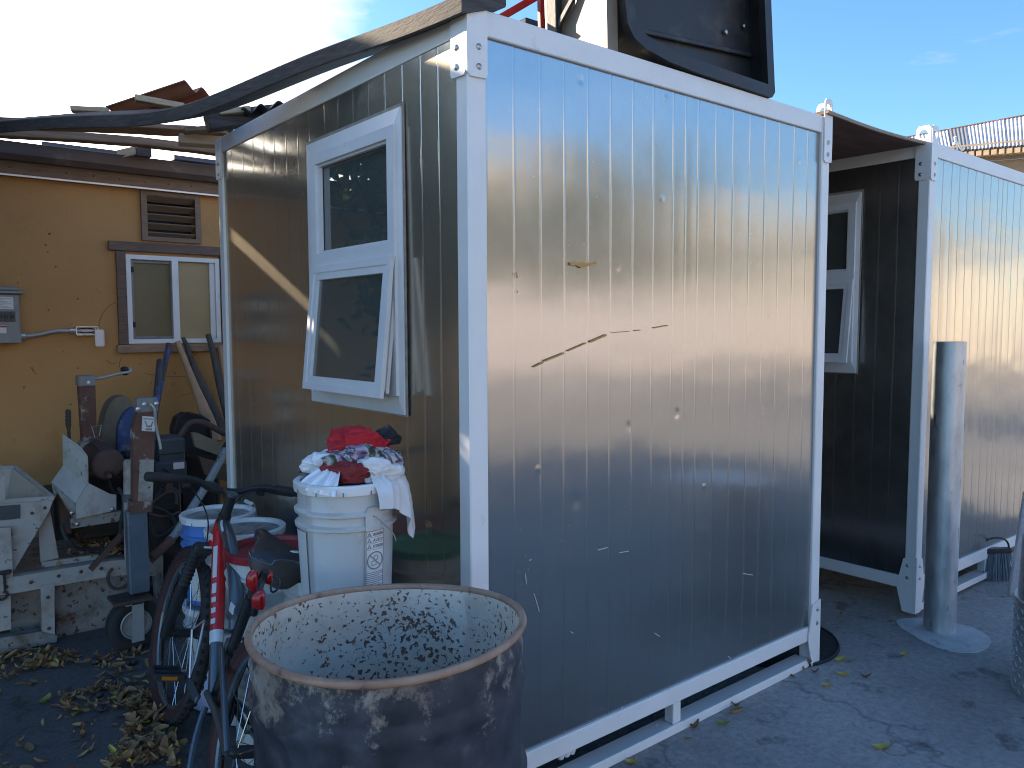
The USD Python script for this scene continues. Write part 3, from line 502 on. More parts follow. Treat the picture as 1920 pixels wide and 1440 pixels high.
# diamond plate items at the right edge
def diamond(name, label, cat_, p0, p1, h, thick, lean=0.0, smooth_top=None):
    t = thing(name, label, cat_)
    p0, p1 = np.array([*p0, 0.0]), np.array([*p1, 0.0]); d = p1 - p0; L = np.linalg.norm(d); d /= L; n = np.cross(d, [0, 0, 1.0]); u = np.array([0, 0, 1.0])
    u = u - n * lean; u /= np.linalg.norm(u); n2 = np.cross(d, u)
    part(t, 'plate', obox((p0 + p1) / 2 + u * h / 2 - n2 * thick / 2, (L, thick, h), [d, n2, u], .004), SILVER)
    m = MB(); s = .036
    for i in range(int(h / s)):
        for j in range(int(L / s)):
            c = p0 + d * (s * (j + .5)) + u * (s * (i + .5)) + n2 * .0008
            e = (d + u) if (i + j) % 2 else (d - u); e = e / np.linalg.norm(e); g = np.cross(n2, e)
            m.add(*obox(c, (.022, .0055, .003), [e, g, n2], .0014))
    part(t, 'tread_lug', m.mesh(), SILVER, kind='stuff')
    return t, p0, p1, d, n, u
q0 = at(1893, 1320, Z=0); 
tc0 = q0 + np.array([.775, -.632, 0]) * .335 + np.array([.632, .775, 0]) * .03
t = thing('tread_plate_column', 'rounded diamond tread plate column cut by the right edge, nearest the camera', 'column', loc=(tc0[0], tc0[1], 0))
part(t, 'plate', lathe([(.0, .0), (.262, .0), (.265, .004), (.262, .396), (.0, .40)], 64), SILVER); part(t, 'smooth_cover', lathe([(.25, .401), (.253, .41), (.245, .66), (.235, .675), (.0, .68)], 64), SILVER); part(t, 'band', lathe([(.2655, .388), (.268, .392), (.268, .402), (.2655, .406), (.25, .406)], 64), SILVER)
m = MB(); s_ = .034
for i in range(11):
    for j in range(48):
        a_ = 2 * np.pi * j / 48; n_ = np.array([math.cos(a_), math.sin(a_), 0]); d_ = np.array([-math.sin(a_), math.cos(a_), 0]); u_ = np.array([0, 0, 1.0]); e = (d_ + u_) if (i + j) % 2 else (d_ - u_); e = e / np.linalg.norm(e)
        m.add(*obox(n_ * .2645 + u_ * s_ * (i + .7), (.022, .0055, .004), [e, np.cross(n_, e), n_], .0014))
part(t, 'tread_lug', m.mesh(), SILVER, kind='stuff')
q1 = at(1893, 1118, Z=0)
diamond('tread_plate_ramp', 'narrow tread plate strip leaning behind the broom', 'ramp', q1[:2], q1[:2] + np.array([.11, -.05]), .62, .02, lean=-.12)

# ---------------------------------------------------------------- yellow building
WY = 3.60
yb = thing('yellow_building', 'yellow stucco building with brown gutter behind the machine', 'building')
wall = sbox(-7, 0, 2.6, 2.44)
wx0, wx1, wz0, wz1 = -.055, .530, 1.446, 2.010; vx0, vx1, vz0, vz1 = .075, .385, 2.125, 2.395
wall = wall.difference(sbox(wx0, wz0, wx1, wz1)).difference(sbox(vx0, vz0, vx1, vz1))
part(yb, 'wall', ext(wall, .14, lambda a, b, h: (a, WY + h, b)), YELLOW, smooth=False)
part(yb, 'rear_mass', box(-7, 2.6, 4.6, 9, 0, 2.42), DARKIN)
part(yb, 'side_wall', box(-7.0, -6.86, WY + .141, 4.6, 0, 2.42), YELLOW); part(yb, 'side_wall', box(2.46, 2.6, WY + .141, 4.6, 0, 2.42), YELLOW)
part(yb, 'fascia', box(-7.1, 2.7, WY - .045, WY + .05, 2.425, 2.515), FASCIA)
part(yb, 'drip_edge', box(-7.1, 2.7, WY - .055, WY - .046, 2.420, 2.432, .001), SILVER)
gp = Polygon([(WY - .046, 2.505), (WY - .10, 2.505), (WY - .125, 2.535), (WY - .125, 2.575), (WY - .14, 2.60), (WY - .132, 2.602), (WY - .116, 2.578), (WY - .116, 2.54), (WY - .096, 2.513), (WY - .046, 2.513)])
part(yb, 'gutter', ext(gp, 9.8, lambda a, b, h: (-7.1 + h, a, b)), GUTTER)
for i, x in enumerate(np.linspace(-.66, .5, 9)): part(yb, 'nail_head', move(rotz(bolt_R(0, 0, 0, .006), 0), (x, WY - .045, 2.47)), FASCIA)
# low sheet roof sloping up and away from the eave
rp = Polygon([(WY - .10, 2.560), (9.2, 2.78), (9.2, 2.82), (WY - .10, 2.585)])
part(yb, 'roof', ext(rp, 9.8, lambda a, b, h: (-7.1 + h, a, b)), DARKSHEET)
# window: trim boards, white frame, two lights
part(yb, 'trim_board', box(-.155, .60, WY - .028, WY - .001, 2.030, 2.088), TRIMH); part(yb, 'trim_board', box(-.113, -.058, WY - .022, WY - .001, 1.440, 2.029), TRIM)
part(yb, 'trim_board', box(-.128, .60, WY - .040, WY - .001, 1.388, 1.439), SILL); part(yb, 'trim_board', box(.534, .59, WY - .022, WY - .001, 1.440, 2.029), TRIM)
fw = sbox(wx0, wz0, wx1, wz1).difference(sbox(wx0 + .028, wz0 + .028, wx1 - .028, wz1 - .028)).union(sbox(.222, wz0 + .01, .262, wz1 - .01))
w2 = part(yb, 'window', ext(fw, .05, lambda a, b, h: (a, WY - .012 + h, b)), PVC)
part(w2, 'screen_frame', ext(sbox(-.026, 1.476, .221, 1.982).difference(sbox(-.008, 1.492, .215, 1.962)), .012, lambda a, b, h: (a, WY + .012 + h, b)), GREYMET)
SCREEN = mat('insect_screen_glass', (0.155, 0.125, 0.065), (0.19, 0.155, 0.085), 3, 0.3, bump=.0004, bscale=500)
FROST = mat('frosted_film_glass', (0.34, 0.25, 0.13), (0.42, 0.31, 0.17), 3, 0.22, spec=.7, bump=.0003, bscale=300)
part(w2, 'pane', box(-.010, .217, WY + .026, WY + .030, 1.49, 1.965), SCREEN)
part(w2, 'pane', box(.262, .503, WY + .020, WY + .025, 1.474, 1.982), FROST)
part(w2, 'sash_stile', box(.468, .503, WY + .004, WY + .019, 1.474, 1.982), PVC)
for z in (1.55, 1.90): part(w2, 'catch', box(-.024, -.006, WY + .002, WY + .011, z, z + .035), BLACK)
# louvred vent
vt = part(yb, 'vent', ext(sbox(vx0 - .03, vz0 - .022, vx1 + .03, vz1 + .020).difference(sbox(vx0 + .006, vz0 + .006, vx1 - .006, vz1 - .004)), .035, lambda a, b, h: (a, WY - .022 + h, b)), FASCIA)
for i in range(5):
    z = vz0 + .010 + i * .058
    part(vt, 'slat', beam((vx0 + .007, WY + .012, z + .008), (vx1 - .007, WY + .012, z + .008), .06, .008, up=(0, .55, .83), b=.001), FASCIA)
part(vt, 'vent_back', box(vx0, vx1, WY + .09, WY + .10, vz0, vz1), DARKIN)
for k, x0 in enumerate((-1.92, -3.10, -4.28)):  # unseen panels added to block the sun, leaving a streak on the cabin
    sp_ = thing('solar_panel', ('tilted dark sun blocker added on the yellow roof just left of the photo', 'middle added sun blocker of the three on the yellow roof', 'added sun blocker furthest from the cabins on the yellow roof')[k], 'sun blocker', 'added sun blockers on the yellow roof')
    ta_, tb_ = np.array([x0, 4.20, 2.98]), np.array([x0, 4.85, 4.30]); up_ = (tb_ - ta_) / np.linalg.norm(tb_ - ta_)
    part(sp_, 'glass_sheet', obox((ta_ + tb_) / 2 + [.57, 0, 0], (1.14, .03, np.linalg.norm(tb_ - ta_)), [[1, 0, 0], np.cross(up_, [1, 0, 0]), up_], .003), DARKSHEET)
    for x in (.0, 1.10): part(sp_, 'leg', box(x0 + x, x0 + x + .03, 4.76, 4.80, 2.62, 4.15), SILVER); part(sp_, 'leg', box(x0 + x, x0 + x + .03, 4.22, 4.25, 2.60, 3.02), SILVER)
CRACK = mat('wall_crack', (.16, .09, .04), None, 5, .9); STAIN = mat('rust_run', (.20, .115, .05), (.27, .155, .065), 9, .9)
for pts in (((216, 568), (200, 578), (189, 596), (188, 640)), ((200, 675), (212, 682), (218, 680)), ((229, 670), (224, 682), (229, 697)), ((340, 742), (372, 736), (400, 741)), ((270, 700), (320, 706), (372, 703))):
    part(yb, 'crack', tube(spline([at(u, v, Y=WY) for u, v in pts], 16), .0016, 4), CRACK)
for u, v in ((142, 618), (91, 581), (146, 560), (60, 690), (62, 695), (67, 700), (146, 690), (34, 530), (86, 459), (90, 472), (262, 682), (105, 500)):
    p = at(u, v, Y=WY); r_ = rng.uniform(.0025, .006); part(yb, 'mud_spot', move(lathe([(.0005, .003), (r_ * .7, .002), (r_, 0)], 7) if False else bolt_R(0, 0, 0, r_), p), CRACK)
# ---------------------------------------------------------------- electrical box and conduit on the wall
eb = thing('electrical_box', 'grey electrical breaker box mounted on the yellow wall at the left edge', 'electrical box')
ex0, ex1, ez0, ez1 = -.93, -.655, 1.462, 1.742
part(eb, 'case', box(ex0, ex1, WY - .11, WY - .001, ez0, ez1, .006), GREYMET); part(eb, 'hinged_lid', box(ex0 - .01, ex1 + .028, WY - .128, WY - .001, ez1 + .001, ez1 + .018, .004), GREYMET); part(eb, 'hood', box(ex0, ex1 + .004, WY - .115, WY - .001, ez1 + .019, ez1 + .042, .006), GREYMET)
part(eb, 'bottom_door', box(ex0, ex1 + .002, WY - .114, WY - .110, ez0, ez0 + .05), GREYMET)
st = part(eb, 'rating_sticker', box(ex0 + .02, ex1 - .03, WY - .1125, WY - .1105, 1.655, 1.725, .0005), PAPERW)
part(st, 'print_lines', cat(*[box(ex0 + .03, ex1 - .04 - .02 * (i % 3), WY - .1138, WY - .1126, 1.662 + i * .009, 1.664 + i * .009, .0003) for i in range(7)]), INK)
st = part(eb, 'warning_sticker', box(ex0 + .02, ex1 - .07, WY - .1165, WY - .1145, 1.517, 1.563, .0005), PAPERW); part(st, 'red_band', box(ex0 + .02, ex1 - .07, WY - .1178, WY - .1166, 1.551, 1.561, .0003), REDPAINT)
for x in (-.80, -.765, -.735, -.705):
    bk = part(eb, 'breaker', box(x, x + .026, WY - .121, WY - .111, 1.585, 1.642, .002), TOOLBLK); part(bk, 'toggle', box(x + .007, x + .019, WY - .130, WY - .1215, 1.605, 1.622, .002), BLACK)
cd = thing('conduit', 'metal conduit with an open junction fitting on the yellow wall', 'conduit')
cy = WY - .035
cpts = [(-.652, 1.498), (-.60, 1.502), (-.54, 1.512), (-.48, 1.527), (-.40, 1.530), (-.365, 1.530)]
part(cd, 'pipe', tube(spline([(x, cy, z) for x, z in cpts], 24), .012, 12), CONDUIT)
for (x, z) in ((-.640, 1.500), (-.375, 1.530)): part(cd, 'coupling', tube([(x - .016, cy, z), (x + .016, cy, z)], .018, 10), SILVER)
body = sbox(-.350, 1.512, -.245, 1.548).buffer(.010)
part(cd, 'junction_body', cat(ext(body.difference(body.buffer(-.006)), .05, lambda a, b, h: (a, WY - .056 + h, b)), ext(body.buffer(-.005), .006, lambda a, b, h: (a, WY - .012 + h, b))), SILVER)
for k, zz in enumerate((1.522, 1.531, 1.540)): part(cd, 'wire', tube(spline([(-.35, WY - .034, zz), (-.31, WY - .048, zz + .004 * (k - 1)), (-.25, WY - .03, zz)], 10), .0035, 6), (BLACKM, PAPERW, BLACKM)[k])
cov = sbox(-.247, 1.445, -.219, 1.525).buffer(.012)
cvp = part(cd, 'loose_cover', ext(cov, .006, lambda a, b, h: (a, WY - .066 + h, b)), SILVER); part(cvp, 'raised_panel', ext(cov.buffer(-.011), .003, lambda a, b, h: (a, WY - .0695 + h, b)), PVC)

# ---------------------------------------------------------------- timber lying over the roofs
def board_path(top, w, h, mat_, name, label, side, cat_='plank', group=None, n=40, twist=0.0):
    """a long board that follows a curve through TOP (near top edge); it has thickness h and lies w deep away from SIDE"""
    P_ = spline(top, n); t = np.gradient(P_, axis=0); t /= np.linalg.norm(t, axis=1)[:, None]
    vs = []
    for i in range(n):
        s = np.cross(t[i], [0, 0, 1.0]); s /= np.linalg.norm(s); s = s * side
        upv = np.array([0, 0, 1.0]); jit = (meshkit.noise(np.array([[i * .4, 1, 2.5]]), 3)[0] - .5) * .008
        s = s + upv * twist; p = P_[i] + upv * jit
        c = .004
        ring = [p + s * c, p + s * (w - c), p + s * w - upv * c, p + s * w - upv * (h - c), p + s * (w - c) - upv * h, p + s * c - upv * h, p - upv * (h - c), p - upv * c]
        vs += ring
    v = np.array(vs); f = []; k = 8
    for i in range(n - 1):
        for j in range(k):
            a, b = i * k + j, i * k + (j + 1) % k; f += [(a, b, b + k), (a, b + k, a + k)]
    f += [(0, j, j + 1) for j in range(1, 7)] + [((n - 1) * k, (n - 1) * k + j + 1, (n - 1) * k + j) for j in range(1, 7)]
    v, f = fix(v, np.array(f))
    return solo(name, (v, f), mat_, label, cat_, group)
topA = [at(865, -14, Y=-.02), at(700, 55, Y=.42), at(560, 108, Y=.85), at(420, 168, Y=1.25), at(330, 200, Y=1.55), at(250, 212, Y=1.85), at(130, 217, Y=2.25), at(0, 226, Y=2.65), at(-160, 238, Y=3.2), at(-330, 246, Y=3.8)]
board_path(topA, .17, .056, PLANK, 'warped_plank', 'long warped weathered plank bridging from the nearer cabin roof to the left edge', 1, twist=.36)
topB = [at(-120, 236, Y=3.28), at(85, 249, Y=3.28), at(250, 261, Y=3.28), at(410, 281, Y=3.28), at(470, 290, Y=3.28)]
board_path(topB, .09, .045, PLANK2, 'rafter', 'straight brown timber rafter just above the gutter', 1, 'timber')
topC = [at(-60, 233, Y=3.0), at(60, 236, Y=3.0), at(180, 240, Y=3.0), at(330, 248, Y=3.0), at(430, 258, Y=3.0)]
board_path(topC, .20, .025, PLANK2, 'roof_board', 'wide brown board under the warped plank', 1, 'timber')
sup = thing('timber_block', 'short timber block propping the rafter on the roof edge', 'timber block')
part(sup, 'block', box(*sorted((at(256, 272, Y=3.42)[0], at(284, 272, Y=3.42)[0])), 3.42, 3.50, 2.60, 2.675), PLANK)
solo('wood_offcut', fix(*beam(at(222, 291, Y=3.5) + [0, 0, .0], at(256, 283, Y=3.46), .05, .05)), PALEWOOD, 'pale wood offcut left of the propping block', 'wood offcut')
solo('roof_panel', box(-.42, .12, 4.02, 5.2, 2.70, 2.735), DARKSHEET, 'dark sheet lying on the low roof left of the propping block', 'roof sheet')
solo('roof_panel', box(.30, .75, 3.72, 5.2, 2.665, 2.695), DARKSHEET, 'dark sheet on the low roof right of the propping block', 'roof sheet')
# terracotta corrugated sheet, tilted
P0, P1, P2 = at(200, 206, Y=2.45), at(347, 157, Y=2.05), at(408, 182, Y=2.25)
e1 = P1 - P0; e2 = (P2 - P1) * 1.0; nn = np.cross(e1, e2); nn /= np.linalg.norm(nn)
def corr(a, b): return tuple((P0[k] + e1[k] * a + e2[k] * b + nn[k] * .018 * np.cos(b * 2 * np.pi * 1.9)) for k in range(3))
v, f = grid(corr, 12, 60); v2 = v - nn * .005; n_ = len(v)
edge = [i * 60 for i in range(12)], [i * 60 + 59 for i in range(12)], list(range(60)), list(range(11 * 60, 12 * 60))
F = [f, f[:, ::-1] + n_] + [np.array([(a, b, b + n_) for a, b in zip(e[:-1], e[1:])] + [(a, b + n_, a + n_) for a, b in zip(e[:-1], e[1:])]) for e in edge]
solo('corrugated_sheet', (np.vstack([v, v2]), np.vstack(F)), TERRA, 'tilted terracotta corrugated roofing sheet behind the warped plank', 'roofing sheet', smooth=60)
# dark corrugated sheet end near the cabin roof
P0, P1 = at(455, 206, Y=1.75), at(545, 190, Y=1.62)
def corr2(a, b): return (P0[0] + (P1[0] - P0[0]) * b + .10 * a, P0[1] + (P1[1] - P0[1]) * b + .55 * a, P0[2] + (P1[2] - P0[2]) * b + .013 * np.cos(b * 2 * np.pi * 2.7) + .03 * a)
v, f = grid(corr2, 6, 50); v2 = v - [0, 0, .006]
F = [f, f[:, ::-1] + len(v)] + [np.array([(a, b, b + len(v)) for a, b in zip(e[:-1], e[1:])] + [(a, b + len(v), a + len(v)) for a, b in zip(e[:-1], e[1:])]) for e in ([i * 50 for i in range(6)], list(range(50)))]
solo('corrugated_sheet', (np.vstack([v, v2]), np.vstack(F)), IRON, 'dark corrugated sheet lying on the nearer cabin roof edge', 'roofing sheet', smooth=60)
for k, (a, b, w, h, mt_, lab, Y) in enumerate((((133, 205), (205, 208), .06, .022, PALEWOOD, 'thin pale batten at the far left under the terracotta sheet', 2.6), ((253, 184), (345, 201), .05, .026, PALEWOOD, 'pale batten lying across the terracotta sheet', 1.98), ((335, 262), (418, 268), .10, .045, PALEWOOD, 'pale weathered board end beside the nearer cabin corner', 2.3),
        ((345, 246), (420, 240), .08, .02, PLANK2, 'thin brown board under the timber packing', 2.2), ((388, 230), (520, 214), .10, .075, PLANK, 'dark timber packer under the warped plank', 1.9), ((412, 212), (470, 206), .06, .025, PALEWOOD, 'pale strip on top of the timber packer', 1.85))):
    solo('board', fix(*beam(at(*a, Y=Y), at(*b, Y=Y - .05), w, h)), mt_, lab, 'board')

# ---------------------------------------------------------------- things on the nearer cabin roof
tb = thing('plastic_tub', 'big black plastic tub on its side on the nearer cabin roof', 'tub')
ty0, lean = -.012, .05
def tx(p):  # outline in the plane of the mouth -> world (leaning a little, turned to face the yard)
    return lambda a, b, h: (a + .10 * h, ty0 + h + lean * (b - 2.46), b)
mouth = [at(1158, 88, Y=.02), at(1147, 0, Y=.02), at(1140, -60, Y=.02), at(1431, -60, Y=.02), at(1434, 0, Y=.02), at(1441, 176, Y=.02)]
mo = [(p[0], p[2]) for p in mouth]
zb_ = 2.452
out = Polygon([(.655, 2.545), (.632, 2.70), (.62, 2.95), (1.50, 2.95), (1.507, 2.70), (1.515, 2.475), (1.495, zb_), (1.02, zb_ + .004), (.86, 2.463), (.74, 2.482), (.685, 2.505)]).buffer(.012).buffer(-.012)
rim = out.difference(out.buffer(-.046))
part(tb, 'rim', ext(rim, .03, tx(0)), BLACKPL)
# walls: shell going back from the mouth
ring = np.array(out.buffer(-.008).exterior.coords)[:-1]; cen = ring.mean(0); m_ = len(ring); vs = []
for hh, sc in ((.028, 1.0), (.16, .97), (.42, .90), (.55, .86)):
    q = cen + (ring - cen) * sc; q[:, 1] = np.maximum(q[:, 1], zb_ + .002); vs.append(np.stack(tx(0)(q[:, 0], q[:, 1], np.full(m_, hh)), 1))
v = np.vstack(vs); f = [(i * m_ + j, i * m_ + (j + 1) % m_, (i + 1) * m_ + (j + 1) % m_) for i in range(3) for j in range(m_)] + [(i * m_ + j, (i + 1) * m_ + (j + 1) % m_, (i + 1) * m_ + j) for i in range(3) for j in range(m_)]
part(tb, 'wall', (v, np.array(f)), BLACKPL, smooth=50)
part(tb, 'floor_panel', ext(out.buffer(-.02), .02, lambda a, b, h: (a + .02, ty0 + .11 + .1 * (b - zb_) * .2 + h, b)), BLACKPL)
part(tb, 'moulded_ridge', beam((.80, ty0 + .10, 2.585), (1.49, ty0 + .10, 2.64), .012, .018), BLACKPL)
for px_ in ((1361, 60), (1395, 49)):
    p = at(*px_, Y=ty0 + .105); part(tb, 'bolt', bolt_R(p[0], p[2], -ty0 - .103, .011), BOLT)
pt = thing('pale_sheet', 'dusty left side of the black tub with its sunlit tone painted pale', 'sheet')  # stands in for the tub's own left side, sunlight put into its colour
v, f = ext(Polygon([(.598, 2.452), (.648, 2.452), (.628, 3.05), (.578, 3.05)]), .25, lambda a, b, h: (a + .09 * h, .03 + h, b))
part(pt, 'body', (v, f), SUNLITPL)
a_, b_ = at(1062, 60, Y=.022), at(1140, 12, Y=.022)
part(pt, 'dark_strap', beam((.594, .27, 2.60), (.590, .05, 2.80), .012, .022), BLACKPL)
part(pt, 'corner_ridge', beam((.60, .29, 2.455), (.585, .29, 3.04), .05, .03, up=(1, 0, 0)), BLACKPL)
rf = thing('steel_rack', 'red painted steel rack on the nearer cabin roof', 'frame')
part(rf, 'sloping_bar', beam(at(930, 38, Y=.5), at(1040, -26, Y=.5), .03, .026), REDPAINT); part(rf, 'upright', beam([*at(1019, 60, Y=.45)[:2], 2.45], at(1013, -30, Y=.45), .024, .020, up=(0, 1, 0)), REDPAINT)
pk = at(986, 60, Y=.75)
solo('timber_stub', box(pk[0], pk[0] + .09, .75, .84, 2.43, at(990, 33, Y=.75)[2]), PLANK, 'brown timber stub behind the red frame', 'timber block')
# plywood bridging the gap between the cabins
def ply(o):
    def fn(a, b):
        x = 1.905 + a * .985; z = 2.456 - .012 * np.sin(np.pi * a) + .006 * a + .010 * b
        return (x, -.012 + .01 * a + b * 2.3, z + o)
    return fn
v, f = grid(ply(0.014), 24, 8); v2, _ = grid(ply(0.0), 24, 8)
ed = [np.array([(a, b, b + len(v)) for a, b in zip(e[:-1], e[1:])] + [(a, b + len(v), a + len(v)) for a, b in zip(e[:-1], e[1:])]) for e in ([i * 8 for i in range(24)], list(range(8)), [i * 8 + 7 for i in range(24)], list(range(23 * 8, 24 * 8)))]
pw = thing('plywood_sheet', 'sagging plywood sheet bridging the gap between the two cabins', 'plywood')
part(pw, 'sheet', (np.vstack([v, v2]), np.vstack([f, f[:, ::-1] + len(v)] + ed)), PLYWOOD, smooth=False)
part(pw, 'rear_sheet', box(1.97, 2.85, 2.10, 2.118, .02, 2.43), PLYWOOD)  # unseen sheet added to keep sun out of the gap
fe = np.array([v[i * 8] for i in range(24)]); part(pw, 'worn_edge', tube(fe + [0, -.003, -.006], .0085, 6), PLYEDGE)

# ---------------------------------------------------------------- shed beyond, at the right
sh = thing('timber_shed', 'timber shed with grey corrugated roof beyond the further cabin', 'shed')
SHEDW = mat('shed_boards', (0.24, 0.17, 0.11), (0.38, 0.28, 0.18), 2.5, 0.7, stretch=(3, 3, 26))
ROOFG = mat('grey_roof_sheet', (0.44, 0.43, 0.43), (0.54, 0.53, 0.53), 2.0, 0.65, 0, dirt=(.24, .22, .23), dscale=3, dlo=.5, dhi=.8)
ROOFD = mat('darker_roof_sheet', (0.15, 0.15, 0.15), (0.21, 0.21, 0.21), 2.0, 0.55)
SX = 9.0
A0, A1, C0, C1 = at(1690, 291, X=SX), at(2000, 265, X=SX), at(1680, 262, X=12.5), at(2000, 203, X=12.5); dl = A1 - A0
nb = 9
for i in range(nb):
    def rs(a, b, i=i):
        t = (i + b * .995) / nb; x = np.stack([(A0[k] + dl[k] * t) * (1 - a) + (C0[k] + (C1 - C0)[k] * t) * a for k in range(3)], -1); x[..., 2] += .005 * np.cos(b * 2 * np.pi * 5)
        return x[..., 0], x[..., 1], x[..., 2] + .004 * (i % 2)
    v, f = grid(rs, 3, 41); part(sh, 'roof_sheet', cat((v, f), (v - [0, 0, .01], f[:, ::-1])), ROOFD if i in (3,) else ROOFG, smooth=60)
part(sh, 'ridge_flashing', beam(C0 + [0, 0, .01], C1 + [0, 0, .01], .04, .02), RUST)
for i in range(22):
    p = A0 + dl * (i + .5) / 22; part(sh, 'rafter_tail', obox(p + [.05, .03, -.05], (.10, .06, .06)), PALEWOOD)
for i in range(6):
    z1 = A1[2] - .12 - i * .22; zz = (A0[2] + A1[2]) / 2 - .14 - i * .22
    p, q = A0 + [.35, .1, 0], A1 + [.35, .1, 0]; p[2] = A0[2] + .02 - i * .22; q[2] = A1[2] + .02 - i * .22
    part(sh, 'wall_board', beam(p, q, .03, .214), SHEDW)
part(sh, 'lower_wall', box(SX + .5, SX + 3, min(A0[1], A1[1]), max(A0[1], A1[1]), 0, A1[2] - 1.5), SHEDW)
pv = thing('pipe_fitting', 'small white pipe fitting lying on the further cabin roof', 'pipe fitting')
p = at(1796, 268, Y=.5); part(pv, 'pipe', tube(spline([p + [-.07, 0, -.015], p, p + [.08, .02, -.005], p + [.16, .03, -.02]], 12), .009, 8), PVC); part(pv, 'tee', tube([p + [-.03, 0, -.005], p + [-.05, 0, .035]], .010, 8), PVC)

# ---------------------------------------------------------------- steel drum in the foreground
DC, DR, DZ = np.array([-.515, -.405]), .300, .895
tilt = math.radians(-1.6)
va = np.array([DC[0] - CP[0], DC[1] - CP[1], 0]); va /= np.linalg.norm(va); axr = np.cross([0, 0, 1.0], va)
RT = trimesh.transformations.rotation_matrix(-tilt, axr)[:3, :3]
dr = thing('steel_drum', 'open topped rusty steel drum with worn black paint in the foreground', 'drum')
def wob(m):
    v = m[0].copy(); a = np.arctan2(v[:, 1], v[:, 0]); k = 1 + .012 * np.cos(2 * (a - .5)) + .006 * np.cos(3 * a + 1) + .006 * (meshkit.noise(np.stack([2 * np.cos(a), 2 * np.sin(a), v[:, 2] * 9], 1), 4) - .5)
    v[:, :2] *= k[:, None]; v[:, 2] += np.where(v[:, 2] > .8, .006 * np.cos(2 * a + 1.3), 0)
    return (v - [0, 0, 0]) @ RT.T + [*DC, 0], m[1]
prof_o = [(DR - .012, .0), (DR - .006, .004), (DR - .010, .02), (DR - .012, .03)]
for zc in (.28, .58): prof_o += [(DR - .012, zc - .03), (DR - .006, zc - .015), (DR + .001, zc), (DR - .006, zc + .015), (DR - .012, zc + .03)]
prof_o += [(DR - .012, .70), (DR - .011, .745), (DR - .004, .768), (DR - .001, .785), (DR - .008, .800), (DR - .010, .815), (DR - .006, .832), (DR - .006, .850), (DR - .010, .870), (DR - .011, DZ - .006)]
part(dr, 'shell', wob(lathe(prof_o, 96)), drum_out(DZ), smooth=60)
prof_i = [(DR - .014, DZ - .004), (DR - .016, .86), (DR - .012, .835), (DR - .016, .81), (DR - .008, .785), (DR - .018, .75), (DR - .018, .61), (DR - .008, .58), (DR - .018, .55), (DR - .018, .31), (DR - .018, .03), (0.001, .03)]
part(dr, 'inner_wall', wob(lathe(prof_i, 96)), drum_in(), smooth=60)
ra = np.linspace(0, 2 * np.pi, 97)
part(dr, 'rolled_rim', wob(tube(np.stack([(DR - .006) * np.cos(ra), (DR - .006) * np.sin(ra), 0 * ra + DZ], 1), .0085, 10, caps=False)), RIMRUST, smooth=60)

# ---------------------------------------------------------------- buckets
def ring_prof(r0, r1, h):
    t = lambda z: r0 + (r1 - r0) * z / h
    p = [(0.0, .004), (r0 - .006, .004), (r0, .010)] + [(t(z), z) for z in (.06, .12, .18, .235)]
    for z in (.245, .285): p += [(t(z) , z), (t(z) + .011, z + .004), (t(z) + .012, z + .012), (t(z) + .002, z + .018), (t(z) + .001, z + .03)]
    p += [(t(.34), .34), (t(h), h), (t(h) - .004, h), (t(h) - .006, h - .02), (r0 - .006, .02), (0.0, .02)]
    return p
def lid_prof(r, h, z, recess=.016):
    return [(r - .012, z - .030), (r - .001, z - .028), (r, z - .020), (r + .001, z - .004), (r - .003, z), (r - .012, z + .001), (r - .018, z - .002), (r - .022, z - recess), (0.0, z - recess)]
def bucket(pos, z0, label, body, lid, lidtop=None, r=.150, h=.365, handle=None, group='five gallon buckets beside the nearer cabin', hang=True, body2=None):
    b = thing('bucket', label, 'bucket', group, loc=(pos[0], pos[1], z0))
    part(b, 'body', lathe(ring_prof(r * .87, r * .965, h), 56), body)
    if lid is not None:
        lp = lid_prof(r + .004, .03, h + .012); part(b, 'lid', lathe(lp[:-2] + [lp[-2]], 56), lid); part(b, 'lid_top', lathe([(r - .0185, h - .0035), (r * .6, h - .002), (0.0005, h - .003)], 40), lidtop or lid)
        for a in np.arange(12) * 2 * np.pi / 12: part(b, 'tear_slot', obox(((r + .0052) * math.cos(a), (r + .0052) * math.sin(a), h - .010), (.002, .003, .012), [[math.cos(a), math.sin(a), 0], [-math.sin(a), math.cos(a), 0], [0, 0, 1]], .0003), INK) if lidtop is LIDTOP else None
    return b
def on_cyl(m, r, a0, z0, conv=.0):
    """lays a flat (x across, y up, z out) mesh on a cylinder of radius r about the local axis, centred on angle a0"""
    v = m[0]; a = a0 + v[:, 0] / r; rr = r + v[:, 2] + conv * v[:, 1]
    return np.stack([rr * np.cos(a), rr * np.sin(a), z0 + v[:, 1]], 1), m[1]
def flat(poly, t=.0006, o=0.0):
    m = MB()
    for g in getattr(poly, 'geoms', [poly]):
        e = trimesh.creation.extrude_polygon(g, t, engine='earcut'); e = e.subdivide_to_size(.02); v = np.asarray(e.vertices); m.add(v + [0, 0, o], e.faces)
    return m.mesh()
TB = np.array([-.292, .215])
zst = .372
tall0 = bucket(TB + [.004, -.002], 0.0, 'grey white bucket at the floor under the laundry bucket', BUCKET, LIDW, LIDW)
tall1 = bucket(TB + [-.004, .004], zst, 'open white bucket holding up the laundry bucket', BUCKET, None)
tall2 = bucket(TB, zst + .358, 'tall stacked white bucket with a warning label, heaped with laundry', BUCKET, LIDW, LIDTOP, r=.144)
ang = math.atan2(CP[1] - TB[1], CP[0] - TB[0])   # the side towards the yard
